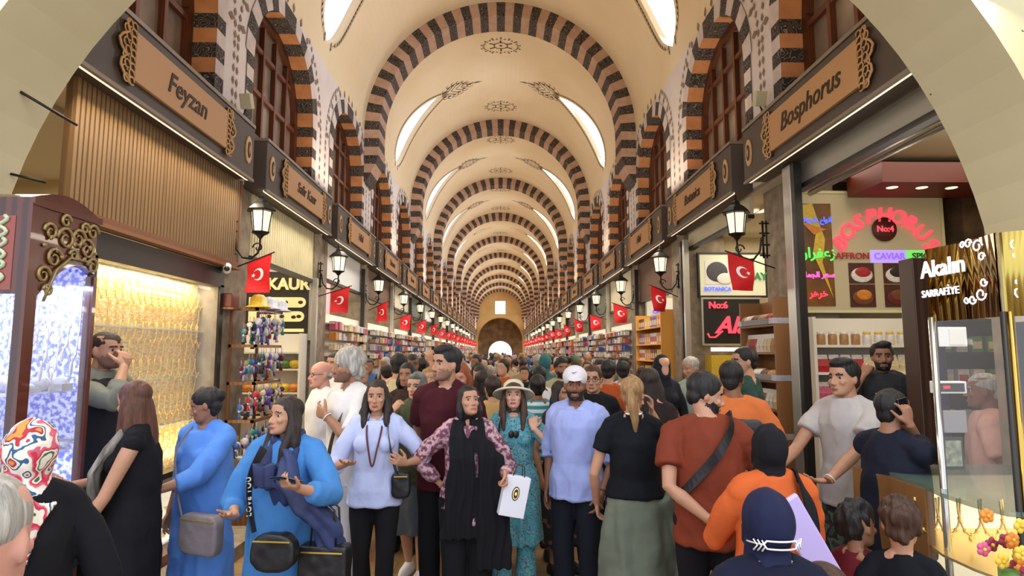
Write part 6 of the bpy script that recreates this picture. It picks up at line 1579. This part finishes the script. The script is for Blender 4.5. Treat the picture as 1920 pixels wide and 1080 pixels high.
# 27 pink shirt behind the kiosk
person('man with shaved grey head in a pale pink T-shirt inside the glass kiosk', 1850, 700, 4.05, 1.7, rz=-2.3, fat=1.2, skin='tan', hair='cropped', haircol='grey', top=dict(m=cloth('pale_pink_tee', 'DCA898'), hem=.46, sleeve=.6, loose=.018), bottom=dict(m=BLK), z0=0)
# 28.. middle distance on the right
person('man in a bright blue shirt among the boxes of the third right shop', 1240, 672, 8.6, 1.75, rz=-.9, detail=1, skin='tan', hair='cropped', haircol='black', top=dict(m=cloth('bright_blue', '2A5AB8'), hem=.46, sleeve=.6), bottom=dict(m=BLK))
person('grey-haired man in a pale mint shirt near the black neon sign', 1296, 670, 7.2, 1.8, rz=-1.1, detail=1, skin='light', hair='short', haircol='grey', top=dict(m=cloth('mint', 'A8BCB4'), hem=.46, sleeve=.6), bottom=dict(m=BLK), head_pitch=.2)
person('man with glasses and brown hair smiling behind the white cap', 1112, 686, 5.5, 1.72, rz=-.3, detail=2, skin='light', hair='short', haircol='brown', top=dict(m=cloth('black_tee2', '16161A'), hem=.46, sleeve=.6), bottom=dict(m=BLK), glasses=True)
P = person('man in an orange T-shirt with a black backpack beyond the white cap', 1140, 676, 6.6, 1.76, rz=pi-.4, detail=1, skin='light', hair='short', haircol='black', top=dict(m=cloth('deep_orange', 'B85426'), hem=.46, sleeve=.6), bottom=dict(m=BLK))
P = person('man in a white T-shirt walking away on the right of the aisle', 1168, 678, 7.3, 1.76, rz=pi-.2, detail=1, skin='light', hair='short', haircol='black', top=dict(m=WHT, hem=.46, sleeve=.6), bottom=dict(m=BLK))
M_tealst = mat('teal_stripes', 'D8E4E4', .8, col2='3A8A94', kind='stripe', scale=5, stretch=(0, 0, 1), thr=(.45, .55))
MATS['teal_stripes'].node_tree.nodes['Wave Texture'].bands_direction = 'Z'
person('woman in a teal and white striped dress behind the sun hat', 1008, 704, 5.7, 1.6, rz=pi, fem=True, detail=1, skin='tan', hair='bun', haircol='black', top=dict(m=M_tealst, hem=.3, sleeve=.5, name='dress', flare=.1))
person('man in a white shirt and dark cap walking away behind the sun hat', 1012, 688, 7.0, 1.72, rz=pi, detail=1, skin='dark', hair='short', haircol='black', top=dict(m=WHT, hem=.46, sleeve=1), bottom=dict(m=BLK))
person('curly-haired man in a cream shirt left of the white cap', 1052, 672, 7.6, 1.76, rz=.2, detail=1, skin='mid', hair='curly', haircol='black', beard='full', top=dict(m=cloth('cream_shirt', 'C8BC94'), hem=.46, sleeve=1), bottom=dict(m=BLK))
person('young man in a dark cap by the second left shop', 631, 662, 7.2, 1.78, rz=-.5, detail=1, skin='light', hair='short', haircol='black', top=dict(m=WHT, hem=.46, sleeve=1), bottom=dict(m=BLK))
person('woman in an orange-yellow top with her back turned between shawl and sun hat', 924, 706, 5.5, 1.62, rz=pi+.3, fem=True, detail=1, skin='light', hair='bun', haircol='dark', top=dict(m=cloth('amber', 'C8A468'), hem=.46, sleeve=.4), bottom=dict(m=BLK))

# ---- the crowd beyond: a handful of figures, copied with their own clothes ----
tmpl = []
for fem, hair, rz_, al, ar in ((False, 'short', 0, 'down', 'down'), (True, 'long', 0, 'phone', 'down'), (False, 'short', 1, 'relaxed', 'chest'), (True, 'bun', 1, 'down', 'relaxed'), (True, 'bob', 0, 'chest', 'down'), (False, 'curly', 1, 'down', 'down'), (True, 'hijab', 0, 'relaxed', 'down'), (False, 'cropped', 0, 'phone', 'relaxed')):
    T_ = person('crowd', 960, 660, 8+len(tmpl)*.1, 1.72, rz=0, fem=fem, detail=0, skin='light', hair=hair, haircol='dark', extra=BLK, top=dict(m=WHT, hem=.46, sleeve=.6 if not fem else 1.2), bottom=dict(m=BLK), armL=al, armR=ar)
    tmpl.append(T_['root'])
tops = {'white': 'DCD8D2', 'black': '1C1C20', 'red': 'A82428', 'navy': '262C44', 'beige': 'B09C7C', 'grey': '77757A', 'blue': '4A6EA8', 'brown': '5A3E2C', 'olive': '59604A', 'pink': 'C08A94', 'orange': 'B8602E', 'teal': '3E7A80'}
rnd = random.Random(11)
placed = []
near_x = [o.location.copy() for o in COL.objects if o.name.startswith('person') and o not in tmpl]
Hmean = tmpl[0]
def place(y):
    for _ in range(30):
        x = rnd.uniform(-2.3, 2.3); yy = y+rnd.uniform(-.3, .3)
        if all((x-a)**2+(yy-b_)**2 > .56**2 for a, b_ in placed) and all((x-v.x)**2+(yy-v.y)**2 > .5**2 for v in near_x): placed.append((x, yy)); return x, yy
    return None
y = 6.9; n_cr = 0
while y < 62 and n_cr < 190:
    for _ in range(4 if y < 30 else 3):
        q = place(y)
        if not q: continue
        k = rnd.randrange(8); src = tmpl[k]; c = dup(src); sc_ = rnd.uniform(.90, 1.01); H0 = CZ; c.scale = (sc_*.97, sc_*.97, sc_*.97*1.0); c.location = (q[0], q[1], 0)
        away = rnd.random() < .6; c.rotation_euler = (0, 0, (pi if away else 0)+rnd.uniform(-.6, .6))
        tn = rnd.choice(list(tops)); tn = 'grey' if k == 6 and tn == 'white' else tn; hc_ = rnd.choice(['black', 'dark', 'brown', 'dark', 'black', 'grey', 'blond']); sk = rnd.choice(['light', 'fair', 'mid', 'tan'])
        for ch in c.children:
            ch.material_slots[0].link = 'OBJECT'; nm = ch.name.split('.')[0]
            ch.material_slots[0].material = {'body': skinmat(sk), 'hair': hairmat(hc_), 'shirt': cloth('crowd_'+tn, tops[tn]), 'trousers': cloth('crowd_'+rnd.choice(['navy', 'black', 'brown', 'grey']), {'a': '24262E'}['a']), 'headscarf': cloth('crowd_'+tn, tops[tn])}.get(nm, BLK)
        where = 'beyond the front group' if q[1] < 12 else 'halfway down' if q[1] < 26 else 'far down'
        hw = 'headscarf' if k == 6 else hc_+' hair'
        c['label'] = 'person with %s in a %s top %s, %s' % (hw, tn, 'walking away' if away else 'facing us', where); c['group'] = 'people in the distant crowd'; n_cr += 1
    y += .50 if y < 20 else .8
for r_ in tmpl:
    for ch in list(r_.children): bpy.data.objects.remove(ch)
    bpy.data.objects.remove(r_)
